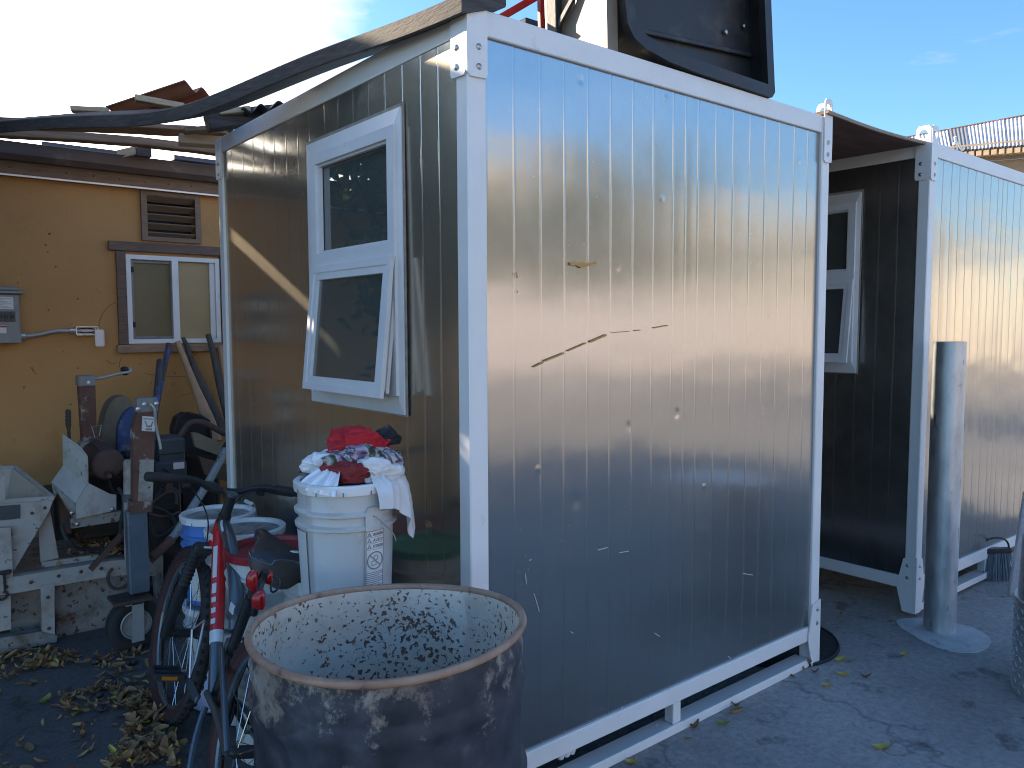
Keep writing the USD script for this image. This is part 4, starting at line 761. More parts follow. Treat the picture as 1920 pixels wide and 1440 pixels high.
# ear and wire handle
for s in (0.52,):
    a = ang + s; R_ = .150
    ear = Polygon([(-.018, -.034), (.018, -.034), (.018, .012), (.010, .024), (-.010, .024), (-.018, .012)]).buffer(.004)
    part(tall2, 'handle_ear', on_cyl(flat(ear, .012), .136, a, .285), BUCKET)
    p0 = np.array([.155 * math.cos(a), .155 * math.sin(a), .288]); ta_ = np.array([-math.sin(a), math.cos(a), 0]); ou = np.array([math.cos(a), math.sin(a), 0])
    part(tall2, 'wire_handle', tube(spline([p0 - ou * .012, p0, p0 + ta_ * .030 + [0, 0, -.028] + ou * .004, p0 + ta_ * .066 - ou * .010 + [0, 0, -.062], p0 + ta_ * .078 - ou * .016 + [0, 0, -.085]], 20), .0018, 6), CONDUIT)
la = ang + .60
lab = part(tall2, 'warning_label', on_cyl(flat(sbox(-.030, 0, .030, .205), .0008), .1300, la, .040, conv=.045), PAPERW)
items = MB()
items.add(*on_cyl(flat(sbox(-.029, .001, .029, .204).difference(sbox(-.0275, .0025, .0275, .2025)), .0006), .1309, la, .040, .045))
for y_ in (.152, .170, .187): items.add(*on_cyl(flat(sbox(-.028, y_ - .002, .028, y_ - .001)), .1309, la, .040, .045))
for y_ in (.154, .1715, .1885): items.add(*on_cyl(flat(Polygon([(-.026, y_), (-.012, y_), (-.019, y_ + .012)]).difference(Polygon([(-.0225, y_ + .002), (-.0155, y_ + .002), (-.019, y_ + .0082)]))), .1309, la, .040, .045))
for y_, tx_ in ((.1895, 'WARNING'), (.1725, 'AVISO'), (.155, 'ATTENTION')):
    tm = meshkit.text_mesh(tx_, .008, .0006, True); v = np.asarray(tm.vertices); v[:, 0] *= min(1, .034 / np.ptp(v[:, 0])); v = v + [-.008, y_, 0]; items.add(*on_cyl((v, np.asarray(tm.faces)), .1309, la, .040, .045))
items.add(*on_cyl(flat(Point(0, .118).buffer(.026, 24).difference(Point(0, .118).buffer(.0225, 24))), .1309, la, .040, .045))
items.add(*on_cyl(flat(affinity.rotate(sbox(-.024, .1165, .024, .1195), -45, origin=(0, .118))), .1313, la, .040, .045))
items.add(*on_cyl(flat(Polygon([(-.012, .104), (.004, .104), (.003, .118), (-.011, .118)]).difference(Polygon([(-.010, .106), (.002, .106), (.0015, .116), (-.0095, .116)]))), .1309, la, .040, .045))
items.add(*on_cyl(flat(Point(.002, .126).buffer(.008).difference(Point(.002, .126).buffer(.006))), .1309, la, .040, .045))
for i in range(15): items.add(*on_cyl(flat(sbox(-.027, .006 + i * .0055, .027 - .012 * ((i * 7) % 4 == 0), .0077 + i * .0055)), .1309, la, .040, .045))
part(lab, 'print', items.mesh(), INK, smooth=False)
part(tall2, 'side_label', on_cyl(flat(sbox(-.04, 0, .04, .20), .0008), .1300, ang - 1.25, .040, conv=.045), PAPERW)
# the row behind it: each stands on another bucket
GB, RB, WB, BB_ = np.array([-.185, .545]), np.array([-.262, .862]), np.array([-.225, 1.205]), np.array([-.222, 1.525])
for q, lab_ in ((GB, 'white bucket at the floor under the green lidded bucket'), (RB, 'white bucket at the floor under the red lidded bucket'), (WB, 'white bucket at the floor under the bucket with the scuffed white lid'), (BB_, 'white bucket at the floor under the blue bucket')):
    bucket(q, 0, lab_, BUCKET, LIDW, LIDW)
bucket(GB, .383, 'white bucket with a green lid behind the bicycle saddle', BUCKET, GREENPL, GREENPL)
bucket(RB, .383, 'white bucket with a dark red lid beside the bicycle', BUCKET, REDLID, REDLID, r=.156)
bucket(WB, .383, 'white bucket with a scuffed grimy white lid behind the red lid', BUCKET, LIDW, LIDTOP)
bb = bucket(BB_, .383, 'blue plastic bucket with white lid and paint label', BLUEPL, LIDW, LIDTOP)
la = math.atan2(CP[1] - BB_[1], CP[0] - BB_[0]) - .12
lb = part(bb, 'paint_label', on_cyl(flat(sbox(-.11, 0, .11, .20), .0008), .1372, la, .030, conv=.045), PAPERW)
tm = meshkit.text_mesh('Inte', .020, .0006, True); v = np.asarray(tm.vertices) + [-.070, .168, 0]; part(lb, 'lettering', on_cyl((v, np.asarray(tm.faces)), .1382, la, .030, .045), INK, smooth=False)
part(lb, 'yellow_swash', on_cyl(flat(affinity.scale(Point(-.04, .135).buffer(.034, 24), 1, .5).difference(affinity.scale(Point(-.034, .139).buffer(.033, 24), 1, .45))), .1382, la, .030, .045), mat('yellow_print', (.55, .42, .03), None, 5, .5), smooth=False)
for q in ((-.03, .10),): part(lb, 'print', cat(*[on_cyl(flat(sbox(-.07, .02 + i * .012, .05 - .02 * (i % 3), .024 + i * .012)), .1382, la, .030, .045) for i in range(5)]), INK, smooth=False)
wh = np.array([*WB, .383 + .29]); part(stage.GetPrimAtPath(lb.GetPath().GetParentPath()), 'wire_handle', cat(*[tube(spline(q_, 16), .0018, 6) for q_ in ([(.13, -.09, .30), (.155, -.03, .355), (.165, .03, .388)], [(.165, .10, .388), (.16, .15, .33), (.10, .16, .29)])]), CONDUIT)
hb = stage.GetPrimAtPath(lb.GetPath().GetParentPath()); part(hb, 'hand_grip', tube([(.158, .035, .382), (.158, .10, .382)], .009, 12), PVC)

# ---------------------------------------------------------------- laundry on the bucket
LZ = zst + .358 + .364
vr = np.array([.7748, -.632]); vb = np.array([.63, .773])     # to the right and away, as seen from the yard
vd = math.degrees(math.atan2(vb[1], vb[0]))
def garment(name, label, material, right, back, up_, size, seed, cat_='clothing', folds=3.4, amp=.12, yaw=0.0):
    """a crumpled bundle: ridged folds that run along wandering lines"""
    t = trimesh.creation.icosphere(5, 1.0); v = np.asarray(t.vertices).copy(); r = np.random.default_rng(seed); h = np.zeros(len(v))
    for k in range(4):
        d = r.normal(0, 1, 3); d /= np.linalg.norm(d)
        w = 2.6 * (meshkit.noise(v * 1.6 + 7 * k + seed, seed + k) - .5); ph = v @ d * folds * (1 + .35 * k) + w * 2.2
        h += (1 - np.abs(np.sin(ph))) ** 1.6 * (1, .8, .6, .4)[k]
    h -= h.mean(); big = meshkit.noise(v * 1.3 + seed, seed + 9) - .5
    v *= (1 + .75 * big + amp * h)[:, None]; v *= np.array(size); v[:, 2] = np.maximum(v[:, 2], -.35 * size[2])
    v = rotz((v, None), math.radians(vd - 90) + yaw)[0]; p = TB + vr * right + vb * back
    return solo(name, (v + [p[0], p[1], LZ + up_], np.asarray(t.faces)), material, label, cat_, 'laundry heaped on the bucket', smooth=75)
def drape(name, label, material, mid, half, r0, r1, hang, seed, h_in, nu=70, nv=70, k_=1.0):
    """cloth that starts on the heap and falls over the rim between two angles; hang(u) is its length below the rim"""
    U_, V_ = np.meshgrid(np.linspace(-1, 1, nu), np.linspace(0, 1, nv), indexing='ij')
    H = hang(U_); total = (r1 - r0) + H; sl = V_ * total; q = sl - (r1 - r0)
    wv = meshkit.fbm(np.stack([U_ * 1.5 + seed, V_ * 1.3, 0 * U_ + seed], -1), 3, seed) - .5
    f1 = (1 - np.abs(np.sin(U_ * 5.2 + 3.5 * wv + V_ * 1.2))) ** 1.5; f2 = (1 - np.abs(np.sin(U_ * 9 + V_ * 4 + 5 * wv + 1))) ** 2
    fo = k_ * (.016 * f1 + .008 * f2)
    soft = .016; a = mid + half * U_ * np.clip(.55 + .45 * V_ * 1.6, 0, 1) + .12 * wv
    inside = q < 0
    rr = np.where(inside, r0 + sl, r1 + soft * (1 - np.exp(-np.maximum(q, 0) / soft)) * 1.1 + fo * 1.2 + .10 * np.maximum(q, 0))
    hz = h_in * np.clip(-q / (r1 - r0), 0, 1) ** .8
    zz = LZ + .006 + np.where(inside, hz + fo, -np.maximum(q, 0) + .5 * fo * np.exp(-np.maximum(q, 0) * 30))
    p = np.stack([TB[0] + rr * np.cos(a), TB[1] + rr * np.sin(a), zz], -1)
    v, f = grid_pts2(p); v2 = v - np.stack([np.cos(a), np.sin(a), 0 * a + .4], -1).reshape(-1, 3) * .0025; n = len(v)
    e = [list(range(nv)), list(range((nu - 1) * nv, nu * nv)), [i * nv for i in range(nu)], [i * nv + nv - 1 for i in range(nu)]]
    F = [f, f[:, ::-1] + n] + [np.array([(x, y, y + n) for x, y in zip(g[:-1], g[1:])] + [(x, y + n, x + n) for x, y in zip(g[:-1], g[1:])]) for g in e]
    return solo(name, (np.vstack([v, v2]), np.vstack(F)), material, label, 'clothing', 'laundry heaped on the bucket', smooth=60)
def grid_pts2(p):
    nu, nv = p.shape[:2]; f = []
    for i in range(nu - 1):
        for j in range(nv - 1):
            k = i * nv + j; f += [(k, k + nv, k + nv + 1), (k, k + nv + 1, k + 1)]
    return p.reshape(-1, 3), np.array(f)
ar = math.atan2(vr[1], vr[0])
drape('white_cloth', 'white stained cloth over the left front of the laundry bucket', CLOTHW, ar - 2.05, .52, .005, .138, lambda u: .010 + .010 * u, 3, .070, k_=.45)
garment('red_garment', 'bright red crumpled garment on top of the laundry heap', CLOTHR, .030, .050, .100, (.090, .065, .050), 12, folds=4.4, amp=.16)
garment('patterned_garment', 'tie dyed grey and purple garment across the middle of the heap', PATTERN, .050, .005, .070, (.108, .062, .040), 23, folds=3.6, amp=.13, yaw=.15)
garment('black_garment', 'black rolled garment at the right top of the heap', CLOTHK, .112, .085, .110, (.038, .040, .034), 31)
garment('dark_red_bag', 'dark red bag under the heap at the front of the lid', REDBAG, .022, -.050, .026, (.075, .050, .040), 37, cat_='bag', amp=.1)
garment('white_garment', 'bunched white garment at the back left of the heap', CLOTHW, -.055, .040, .040, (.085, .075, .048), 41, folds=2.6)
garment('grey_garment', 'soiled off white garment bunched at the right of the lid', CLOTHG, .085, -.005, .030, (.075, .085, .050), 47)
drape('white_shirt', 'white shirt hanging over the right side of the laundry bucket', CLOTHG, ar + .0, .80, .02, .150, lambda u: .060 + .120 * np.exp(-((u - .10) / .42) ** 2), 8, .080)
rg = at(690, 893, D=2.28); part(stage.GetPrimAtPath('/World/dark_red_bag'), 'black_strap', tube(spline([at(640, 896, D=2.27), at(662, 901, D=2.255), at(684, 893, D=2.26), at(697, 868, D=2.28)], 16), .006, 8), BLACK)

# ---------------------------------------------------------------- bicycle, leaning on the buckets
bk = thing('bicycle', 'red and grey mountain bicycle leaning against the row of buckets', 'bicycle')
bx, by, byaw, blean, bsc = -.649, .331, .124, .259, 1.012
bh = np.array([math.sin(byaw), math.cos(byaw), 0]); brt = np.array([math.cos(byaw), -math.sin(byaw), 0])
def BL(p):
    p = np.atleast_2d(np.asarray(p, float)) * bsc; f_, r_, z_ = p[:, 0], p[:, 1], p[:, 2]
    r2 = r_ * math.cos(blean) + z_ * math.sin(blean); z2 = z_ * math.cos(blean) - r_ * math.sin(blean)
    return np.array([bx, by, 0]) + np.outer(f_, bh) + np.outer(r2, brt) + np.stack([0 * z2, 0 * z2, z2], 1)
A_ = np.array([.80, 0, .93]); dax = np.array([.33, 0, -.944]); dax /= np.linalg.norm(dax)
STEER = trimesh.transformations.rotation_matrix(math.radians(4.5), dax, A_)  # turned to the left
def SL_(p):
    p = np.atleast_2d(np.asarray(p, float)); return (np.c_[p, np.ones(len(p))] @ STEER.T)[:, :3]
def bpart(name, m, mt_, parent=None, steer=False, smooth=40, label=None):
    v = m[0]; v = SL_(v) if steer else v
    w = fix(BL(v), m[1]) if len(m[1]) < 60 else (BL(v), np.asarray(m[1])[:, ::-1])
    return part(parent or bk, name, w, mt_, smooth, label)
def wheel(cx, steer, nm):
    c = np.array([cx, 0, .335]); a = np.linspace(0, 2 * np.pi, 73)
    circ = lambda R: np.stack([cx + R * np.cos(a), 0 * a, .335 + R * np.sin(a)], 1)
    wv, wf = [], []
    # tyre: tread crown black with knobs, side walls red
    def torus(R, r, squash=1, n=10, amin=0, amax=2 * np.pi):
        b = np.linspace(amin, amax, n); A2, B2 = np.meshgrid(a, b, indexing='ij')
        rr = R + r * np.cos(B2); return grid_pts(np.stack([cx + rr * np.cos(A2), squash * r * np.sin(B2), .335 + rr * np.sin(A2)], -1))
    w_ = part(bk, nm, (BL(SL_(torus(.285, .006)[0]) if steer else torus(.285, .006)[0]), torus(.285, .006)[1]), BLACK, label='front wheel' if steer else 'rear wheel')
    t = torus(.306, .029, .92, 9, -1.15, 1.15); km = MB().add(*t)
    for i in range(52):
        an = 2 * np.pi * i / 52
        for sgn, off in ((-1, 0), (1, .06), (0, .03)):
            an2 = an + off; rd = np.array([math.cos(an2), 0, math.sin(an2)]); tg = np.array([-math.sin(an2), 0, math.cos(an2)]); y = sgn * .017
            km.add(*obox(c + rd * (.336 - (.004 if sgn else 0)) + np.array([0, y, 0]), (.007, .009, .016), [rd, [0, 1, 0], tg], .001))
    bpart('tyre', km.mesh(), RUBBER, w_, steer)
    bpart('tyre_wall', cat(torus(.306, .029, .92, 5, 1.15, 2.75), torus(.306, .029, .92, 5, -2.75, -1.15)), TYREWALL, w_, steer)
    bpart('rim', torus(.277, .012, .95, 10), BIKEGREY, w_, steer)
    bpart('hub', tube([c + [0, -.055, 0], c + [0, -.04, 0], c + [0, .04, 0], c + [0, .055, 0]], [.010, .018, .018, .010], 12), BLACK, w_, steer)
    for i in range(24):
        an = 2 * np.pi * i / 24; sd = .034 if i % 2 else -.034; a2 = an + (.42 if (i // 2) % 2 else -.42)
        bpart('spoke', tube([c + [.018 * math.cos(a2), sd, .018 * math.sin(a2)], c + [.270 * math.cos(an), sd * .1, .270 * math.sin(an)]], .0012, 4), CHROME, w_, steer)
    return w_
def grid_pts(p):
    nu, nv = p.shape[:2]; f = []
    for i in range(nu - 1):
        for j in range(nv - 1):
            k = i * nv + j; f += [(k, k + nv, k + nv + 1), (k, k + nv + 1, k + 1)]
    return p.reshape(-1, 3), np.array(f)
wheel(1.045, True, 'wheel'); wheel(0.0, False, 'wheel')
BBp = np.array([.42, 0, .315])
dt0, dt1 = np.array([.835, 0, .775]), BBp
dtv = lambda t: dt0 + (dt1 - dt0) * t
bpart('down_tube', tube([dtv(0), dtv(.2), dtv(.62)], [.026, .027, .024], 16), BIKERED)
bpart('tube_tip', tube([dtv(.62), dtv(.69)], [.0243, .0238], 16), BIKEWHITE)
bpart('lower_tube', tube([dtv(.69), dtv(1.0)], [.022, .022], 16), BIKEGREY)
for t0, t1 in ((.10, .30), (.34, .40), (.425, .455), (.49, .52), (.555, .585)):
    u = (dt1 - dt0) / np.linalg.norm(dt1 - dt0); n0 = np.array([0, -1.0, 0]); k = np.cross(u, n0)
    bpart('letter_bar', obox(dtv((t0 + t1) / 2) + (n0 * .75 + k * .66) * .0256, ((t1 - t0) * .63, .003, .017), [u, n0 * .75 + k * .66, np.cross(u, n0 * .75 + k * .66)], .001), BIKEWHITE)
bpart('top_tube', tube(spline([(.815, 0, .815), (.70, 0, .79), (.52, 0, .70), (.40, 0, .60), (.37, 0, .56)], 20), .024, 16), BIKEGREY)
bpart('white_flash', tube(spline([(.805, -.013, .832), (.775, -.017, .822), (.72, -.019, .806)], 8), [.004, .006, .006, .006, .006, .006, .005, .002], 8), BIKEWHITE)
hd = lambda s: A_ + dax * s
bpart('head_tube', tube([hd(.115), hd(.215)], .027, 18), BIKERED)
bpart('seat_tube', tube([BBp, (.345, 0, .56), (.30, 0, .69)], .018, 14), BLACK)
bpart('seat_post', tube([(.30, 0, .69), (.262, 0, .83)], .0145, 12), BLACK)
bpart('shock', cat(tube([(.42, -.0, .60), (.335, -.0, .64)], .030, 16), tube([(.40, 0, .52), (.43, 0, .43)], .016, 12)), BIKEGREY)
bpart('shock_decal', obox((.372, -.029, .632), (.05, .004, .03), None, .001), BIKEWHITE)
for s in (-1, 1):
    bpart('chain_stay', tube([(.42, .03 * s, .34), (.22, .05 * s, .36), (0, .06 * s, .335)], .011, 10), BIKEGREY)
    bpart('seat_stay', tube([(.37, .03 * s, .50), (.20, .055 * s, .46), (0, .06 * s, .335)], .010, 10), BIKEGREY)
bpart('headset', tube([hd(.085), hd(.115)], .024, 16), BLACK); bpart('steerer_spacer', tube([hd(.0), hd(.085)], .0195, 16), BLACK)
stem = bpart('stem', tube([hd(.02), hd(.02) + [.045, 0, .010], hd(.02) + [.075, 0, .018]], .018, 12), BLACK, steer=True); bpart('stem_cap', tube([hd(.0), hd(-.010)], .020, 16), BIKEGREY, stem, True)
hb0 = hd(.02) + [.080, 0, .020]
hbp = lambda y, up_, bk_: hb0 + [bk_, y, up_]
bpart('handlebar', tube(spline([hbp(-.29, .030, -.05), hbp(-.20, .032, -.03), hbp(-.10, .024, -.008), hbp(-.05, .004, 0), hbp(0, 0, 0), hbp(.05, .004, 0), hbp(.10, .024, -.008), hbp(.20, .032, -.03), hbp(.29, .030, -.05)], 40), .0125, 12), BLACK, steer=True)
for s in (-1, 1):
    bpart('grip', tube([hbp(.305 * s, .030, -.054), hbp(.30 * s, .030, -.053), hbp(.185 * s, .033, -.026)], [.014, .0175, .0165], 14), BLACKM, steer=True)
    lv = bpart('brake_lever', tube(spline([hbp(.150 * s, .022, .0), hbp(.175 * s, .012, .03), hbp(.23 * s, .008, .022), hbp(.275 * s, .010, .0)], 12), .0055, 8), BLACK, steer=True)
    bpart('shifter', tube([hbp(.13 * s, .010, .012), hbp(.155 * s, .006, .012)], .014, 10), BLACKM, lv, True)
bpart('cable', cat(tube(spline([hbp(-.13, .01, .02), hbp(-.09, -.03, .05), hd(.12) + [.03, -.045, 0], hd(.22) + [.0, -.030, 0], dtv(.10) + [0, -.03, 0]], 24), .0028, 6), tube(spline([hbp(.13, .01, .02), hbp(.07, -.04, .05), hd(.16) + [.04, .03, 0], dtv(.08) + [0, .03, 0]], 20), .0028, 6)), BLACK, steer=True)
bpart('bell_light', obox(hb0 + [.015, -.055, .012], (.045, .05, .03), None, .006), BLACK, steer=True)
fcr = hd(.235)
fk = bpart('fork_crown', cat(obox(fcr, (.05, .15, .045), None, .012), tube([hd(.215), hd(.245)], .025, 12)), BLACKM, steer=True); bpart('crown_decal', obox(fcr + [-.026, -.02, .012], (.002, .05, .008), None, .0005), BIKEWHITE, fk, True)
hub = np.array([1.045, 0, .335])
for s in (-1, 1):
    lt = fcr + [0, .062 * s, 0]; lb_ = hub + [-.012, .062 * s, .0]
    lgd = lb_ - lt
    leg = bpart('fork_leg', tube([lt + lgd * .40, lt + lgd * .46, lt + lgd * .95, lt + lgd * 1.03], [.020, .024, .021, .018], 14), BLACK, steer=True)
    tt = np.linspace(0, .42, 40); bpart('fork_boot', tube([lt + lgd * t for t in tt], .0205 + .0045 * np.sin(tt / .42 * 2 * np.pi * 9), 14), BLACKM, leg, True)
# cranks, pedals
bpart('chainring', lathe_y := (lambda: (lambda m: (np.stack([m[0][:, 0] + BBp[0], m[0][:, 2] + .045, m[0][:, 1] + BBp[2]], 1), m[1]))(lathe([(.03, .0), (.085, 0), (.085, .004), (.03, .004)], 36)))(), BLACK)
cr = np.array([.155, 0, .03])
ped = []
for s, dv in ((-1, cr), (1, -cr)):
    ca = bpart('crank_arm', beam(BBp + [0, .055 * s, 0], BBp + dv + [0, .075 * s, 0], .014, .024, up=(0, 0, 1)), BIKEGREY)
    pc = BBp + dv + [0, .130 * s, 0]
    pd = bpart('pedal', cat(obox(pc + [.042, 0, 0], (.010, .095, .022), None, .002), obox(pc - [.042, 0, 0], (.010, .095, .022), None, .002), obox(pc + [0, -.044, 0], (.08, .010, .018), None, .002), obox(pc + [0, .044, 0], (.08, .010, .018), None, .002), tube([pc + [0, -.048, 0], pc + [0, .05, 0]], .010, 8)), BLACKM)
    bpart('reflector', obox(pc + [-.049, 0, 0], (.004, .05, .012), None, .001), mat('amber_lens' if s < 0 else 'amber_lens_b', (.45, .14, .01), None, 5, .3), pd)
    bpart('spindle_cap', tube([BBp + dv + [0, .070 * s, 0], BBp + dv + [0, .088 * s, 0]], .014, 12), CHROME, ca)
bpart('bottle_cage', tube([(.60, -.045, .52), (.55, -.055, .40), (.50, -.075, .36), (.555, -.09, .50), (.60, -.045, .52)], .004, 6), SILVER)
bpart('kick_stand', tube(spline([(.40, -.03, .30), (.32, -.06, .20), (.22, -.07, .10)], 10), .011, 8), BIKEGREY)
# saddle
ns, nr = 16, 20; P_ = []
for i in range(ns):
    t = i / (ns - 1); f_ = .345 - .300 * t; w = .022 + (.096 - .022) * np.clip((t - .15) / .6, 0, 1) ** 1.4; w *= (1 - .55 * max(0, t - .9) / .1) if t > .9 else 1
    zc = .872 + .010 * math.cos(t * 2.4) - (.012 * max(0, t - .8) / .2); th_ = .030 + .036 * np.clip((t - .3) / .7, 0, 1)
    an = np.linspace(0, 2 * np.pi, nr, endpoint=False)
    zz = np.where(np.sin(an) > 0, .020 * np.sin(an) ** .8 if False else .020 * np.abs(np.sin(an)) ** .7, -th_ * np.abs(np.sin(an)) ** .6)
    P_.append(np.stack([np.full(nr, f_), w * np.sign(np.cos(an)) * np.abs(np.cos(an)) ** .75, zc + zz], 1))
P_ = np.array(P_); v = P_.reshape(-1, 3); f = [(i * nr + j, i * nr + (j + 1) % nr, (i + 1) * nr + (j + 1) % nr) for i in range(ns - 1) for j in range(nr)] + [(i * nr + j, (i + 1) * nr + (j + 1) % nr, (i + 1) * nr + j) for i in range(ns - 1) for j in range(nr)]
v = np.vstack([v, P_[0].mean(0), P_[-1].mean(0)]); f += [(ns * nr, (j + 1) % nr, j) for j in range(nr)] + [(ns * nr + 1, (ns - 1) * nr + j, (ns - 1) * nr + (j + 1) % nr) for j in range(nr)]
f = np.array(f); low = v[f].mean(1)[:, 2] < .862
sd = bpart('saddle', (v, f[~low]), SADDLE); bpart('saddle_skirt', (v, f[low]), SADDLEB, sd)
seam = [np.r_[P_[i][0] if side_ > 0 else P_[i][nr // 2]] for side_ in (1,) for i in range(2, ns)] + [P_[-1][k] for k in range(0, nr // 2 + 1, 2)][::1] + [P_[i][nr // 2] for i in range(ns - 1, 1, -1)]
bpart('piping', tube(np.array(seam) + [0, 0, .001], .0022, 5), BIKEGREY, sd)
bpart('badge', (lambda m: (m[0] * [1, 1.5, 1] + [.075, .030, .893], m[1]))(lathe([(0, .003), (.010, .003), (.012, 0)], 20)), BIKEWHITE, sd)
for (px_, D_, sz) in (((473, 1088), 2.12, (.016, .020, .028)), ((503, 1083), 2.16, (.013, .014, .018)), ((485, 1125), 2.08, (.019, .018, .025))):
    c = at(*px_, D=D_); s = trimesh.creation.icosphere(2, 1.0); v = np.asarray(s.vertices); v = np.sign(v) * np.abs(v) ** .75 * np.array(sz); v[:, 2] *= 1 + .25 * v[:, 0] / sz[0]
    part(bk, 'tail_light', (rotz((v, None), -.5)[0] + c, np.asarray(s.faces)), REDLENS, smooth=50)
part(bk, 'light_bracket', cat(tube(spline([at(498, 1070, D=2.13), at(488, 1095, D=2.13), at(482, 1120, D=2.11), at(476, 1150, D=2.12)], 10), .011, 8), tube(spline([at(512, 1080, D=2.14), at(520, 1105, D=2.13), at(514, 1110, D=2.13), at(510, 1090, D=2.14)], 10), .003, 6)), BLACK)

# ---------------------------------------------------------------- construction machine along the yellow wall
mc = thing('trenching_machine', 'old cream trenching machine with engine and caster wheel against the yellow wall', 'machine')
def pbox(u0, v0, u1, v1, Y, dep, b=.004):
    A, B = at(u0, v0, Y=Y), at(u1, v1, Y=Y); return box(A[0], B[0], Y, Y + dep, B[2], A[2], b)
def pq(pts, Y, dep):
    return ext(Polygon([(at(u, v, Y=Y)[0], at(u, v, Y=Y)[2]) for u, v in pts]), dep, lambda a, b, h: (a, Y + h, b))
HY = 2.55
# hopper: sloping sheet walls round an open mouth
def quad_sheet(pts, t=.006):
    p = np.array(pts, float); n = np.cross(p[1] - p[0], p[2] - p[0]); n /= np.linalg.norm(n)
    v = np.vstack([p + n * t / 2, p - n * t / 2]); k = len(p)
    f = [(0, i, i + 1) for i in range(1, k - 1)] + [(k, k + i + 1, k + i) for i in range(1, k - 1)] + [x for i in range(k) for x in ((i, i + k, (i + 1) % k + k), (i, (i + 1) % k + k, (i + 1) % k))]
    return fix(v, np.array(f))
h_fl, h_fr = at(-120, 948, Y=HY), at(101, 934, Y=HY); h_bl, h_br = at(-120, 885, Y=HY + .34), at(28, 876, Y=HY + .34)
l_fl, l_fr = at(-120, 1075, Y=HY + .05), at(26, 1068, Y=HY + .05)
hp = part(mc, 'hopper', cat(quad_sheet([h_fl, h_fr, at(92, 958, Y=HY), at(26, 1070, Y=HY), at(-120, 1078, Y=HY)]), quad_sheet([h_fr, h_br, l_fr + [-.02, .10, 0], at(26, 1070, Y=HY)])), MACH, smooth=False)
part(hp, 'hopper_lining', cat(quad_sheet([h_bl, h_br, l_fr + [0, .1, .06], l_fl + [0, .1, .06]]), quad_sheet([h_fr + [-.012, .008, 0], h_br + [-.012, 0, 0], l_fr + [-.06, .1, .06]])), MACHIN, smooth=False)
part(hp, 'hopper_lip', cat(beam(h_fl, h_fr, .016, .022), beam(h_fr, h_br, .016, .022), beam(h_br, h_bl, .016, .02)), MACH)
part(mc, 'hopper_flap', pq([(-30, 878), (4, 872), (10, 896), (9, 938), (-30, 942)], HY - .03, .012), MACH)
part(mc, 'sticker', pq([(-40, 952), (38, 946), (38, 972), (-40, 980)], HY - .008, .003), TOOLBLK)
part(mc, 'hopper_leg', pq([(70, 965), (92, 945), (110, 1046), (76, 1054)], HY + .06, .02), MACH)
part(mc, 'side_plate', pq([(-40, 992), (20, 989), (25, 1090), (-40, 1100)], HY - .04, .022), MACH)
for q in ((0, 1072, 22, 1076), (6, 1076, 12, 1108)): part(mc, 'latch', pbox(*q, HY - .065, .02), IRON)
part(mc, 'latch', tube(spline([at(-4, 1118, Y=HY - .06), at(6, 1124, Y=HY - .06), at(14, 1116, Y=HY - .06), at(6, 1110, Y=HY - .06)], 12), .006, 6), IRON)
# long frame rails and skirt
part(mc, 'frame_rail', pq([(-60, 1096), (205, 1052), (238, 1049), (238, 1078), (205, 1081), (-60, 1128)], 2.50, .05), MACH)
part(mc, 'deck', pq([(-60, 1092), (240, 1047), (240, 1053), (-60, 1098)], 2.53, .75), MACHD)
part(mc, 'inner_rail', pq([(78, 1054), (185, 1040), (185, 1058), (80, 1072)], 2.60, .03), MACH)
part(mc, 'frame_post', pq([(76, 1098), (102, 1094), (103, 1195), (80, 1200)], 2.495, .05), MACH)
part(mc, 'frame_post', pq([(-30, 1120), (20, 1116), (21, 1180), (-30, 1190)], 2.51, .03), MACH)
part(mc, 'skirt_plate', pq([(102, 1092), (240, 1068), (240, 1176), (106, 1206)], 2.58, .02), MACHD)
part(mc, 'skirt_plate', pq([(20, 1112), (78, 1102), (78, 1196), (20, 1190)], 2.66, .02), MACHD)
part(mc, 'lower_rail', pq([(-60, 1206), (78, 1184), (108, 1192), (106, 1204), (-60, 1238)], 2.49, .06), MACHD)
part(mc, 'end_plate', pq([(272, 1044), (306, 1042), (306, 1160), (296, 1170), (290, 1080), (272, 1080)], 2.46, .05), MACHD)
part(mc, 'tie_ring', tube(spline([at(212, 1066, Y=2.46), at(203, 1090, Y=2.46), at(218, 1104, Y=2.46), at(235, 1098, Y=2.46), at(238, 1078, Y=2.46)], 16), .008, 8), RUSTB)
part(mc, 'brace', pq([(166, 1066), (174, 1072), (236, 1000), (236, 986)], 2.42, .012), RUSTB)
# cream guard with folded plates
GY = 2.52
part(mc, 'guard_upper', quad_sheet([at(118, 815, Y=GY + .10), at(150, 838, Y=GY + .02), at(164, 856, Y=GY), at(165, 905, Y=GY), at(119, 873, Y=GY + .14)]), MACH, smooth=False)
part(mc, 'guard_slope', quad_sheet([at(119, 873, Y=GY + .14), at(166, 904, Y=GY), at(142, 944, Y=GY - .06), at(97, 904, Y=GY + .06)]), MACH, smooth=False)
gf = part(mc, 'guard_face', pq([(166, 906), (206, 926), (218, 928), (218, 957), (143, 973), (142, 944)], GY - .062, .016), MACH)
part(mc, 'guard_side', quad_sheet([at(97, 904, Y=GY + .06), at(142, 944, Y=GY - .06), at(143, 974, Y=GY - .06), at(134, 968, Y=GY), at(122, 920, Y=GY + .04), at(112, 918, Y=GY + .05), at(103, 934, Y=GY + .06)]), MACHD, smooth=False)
for q in ((135, 962), (211, 955)): p = at(*q, Y=GY - .064); part(gf, 'bolt', bolt_R(p[0], p[2], -p[1], .011), BOLT)
part(mc, 'support_bar', pq([(133, 973), (226, 958), (232, 962), (232, 976), (134, 991)], GY - .04, .03), MACHD)
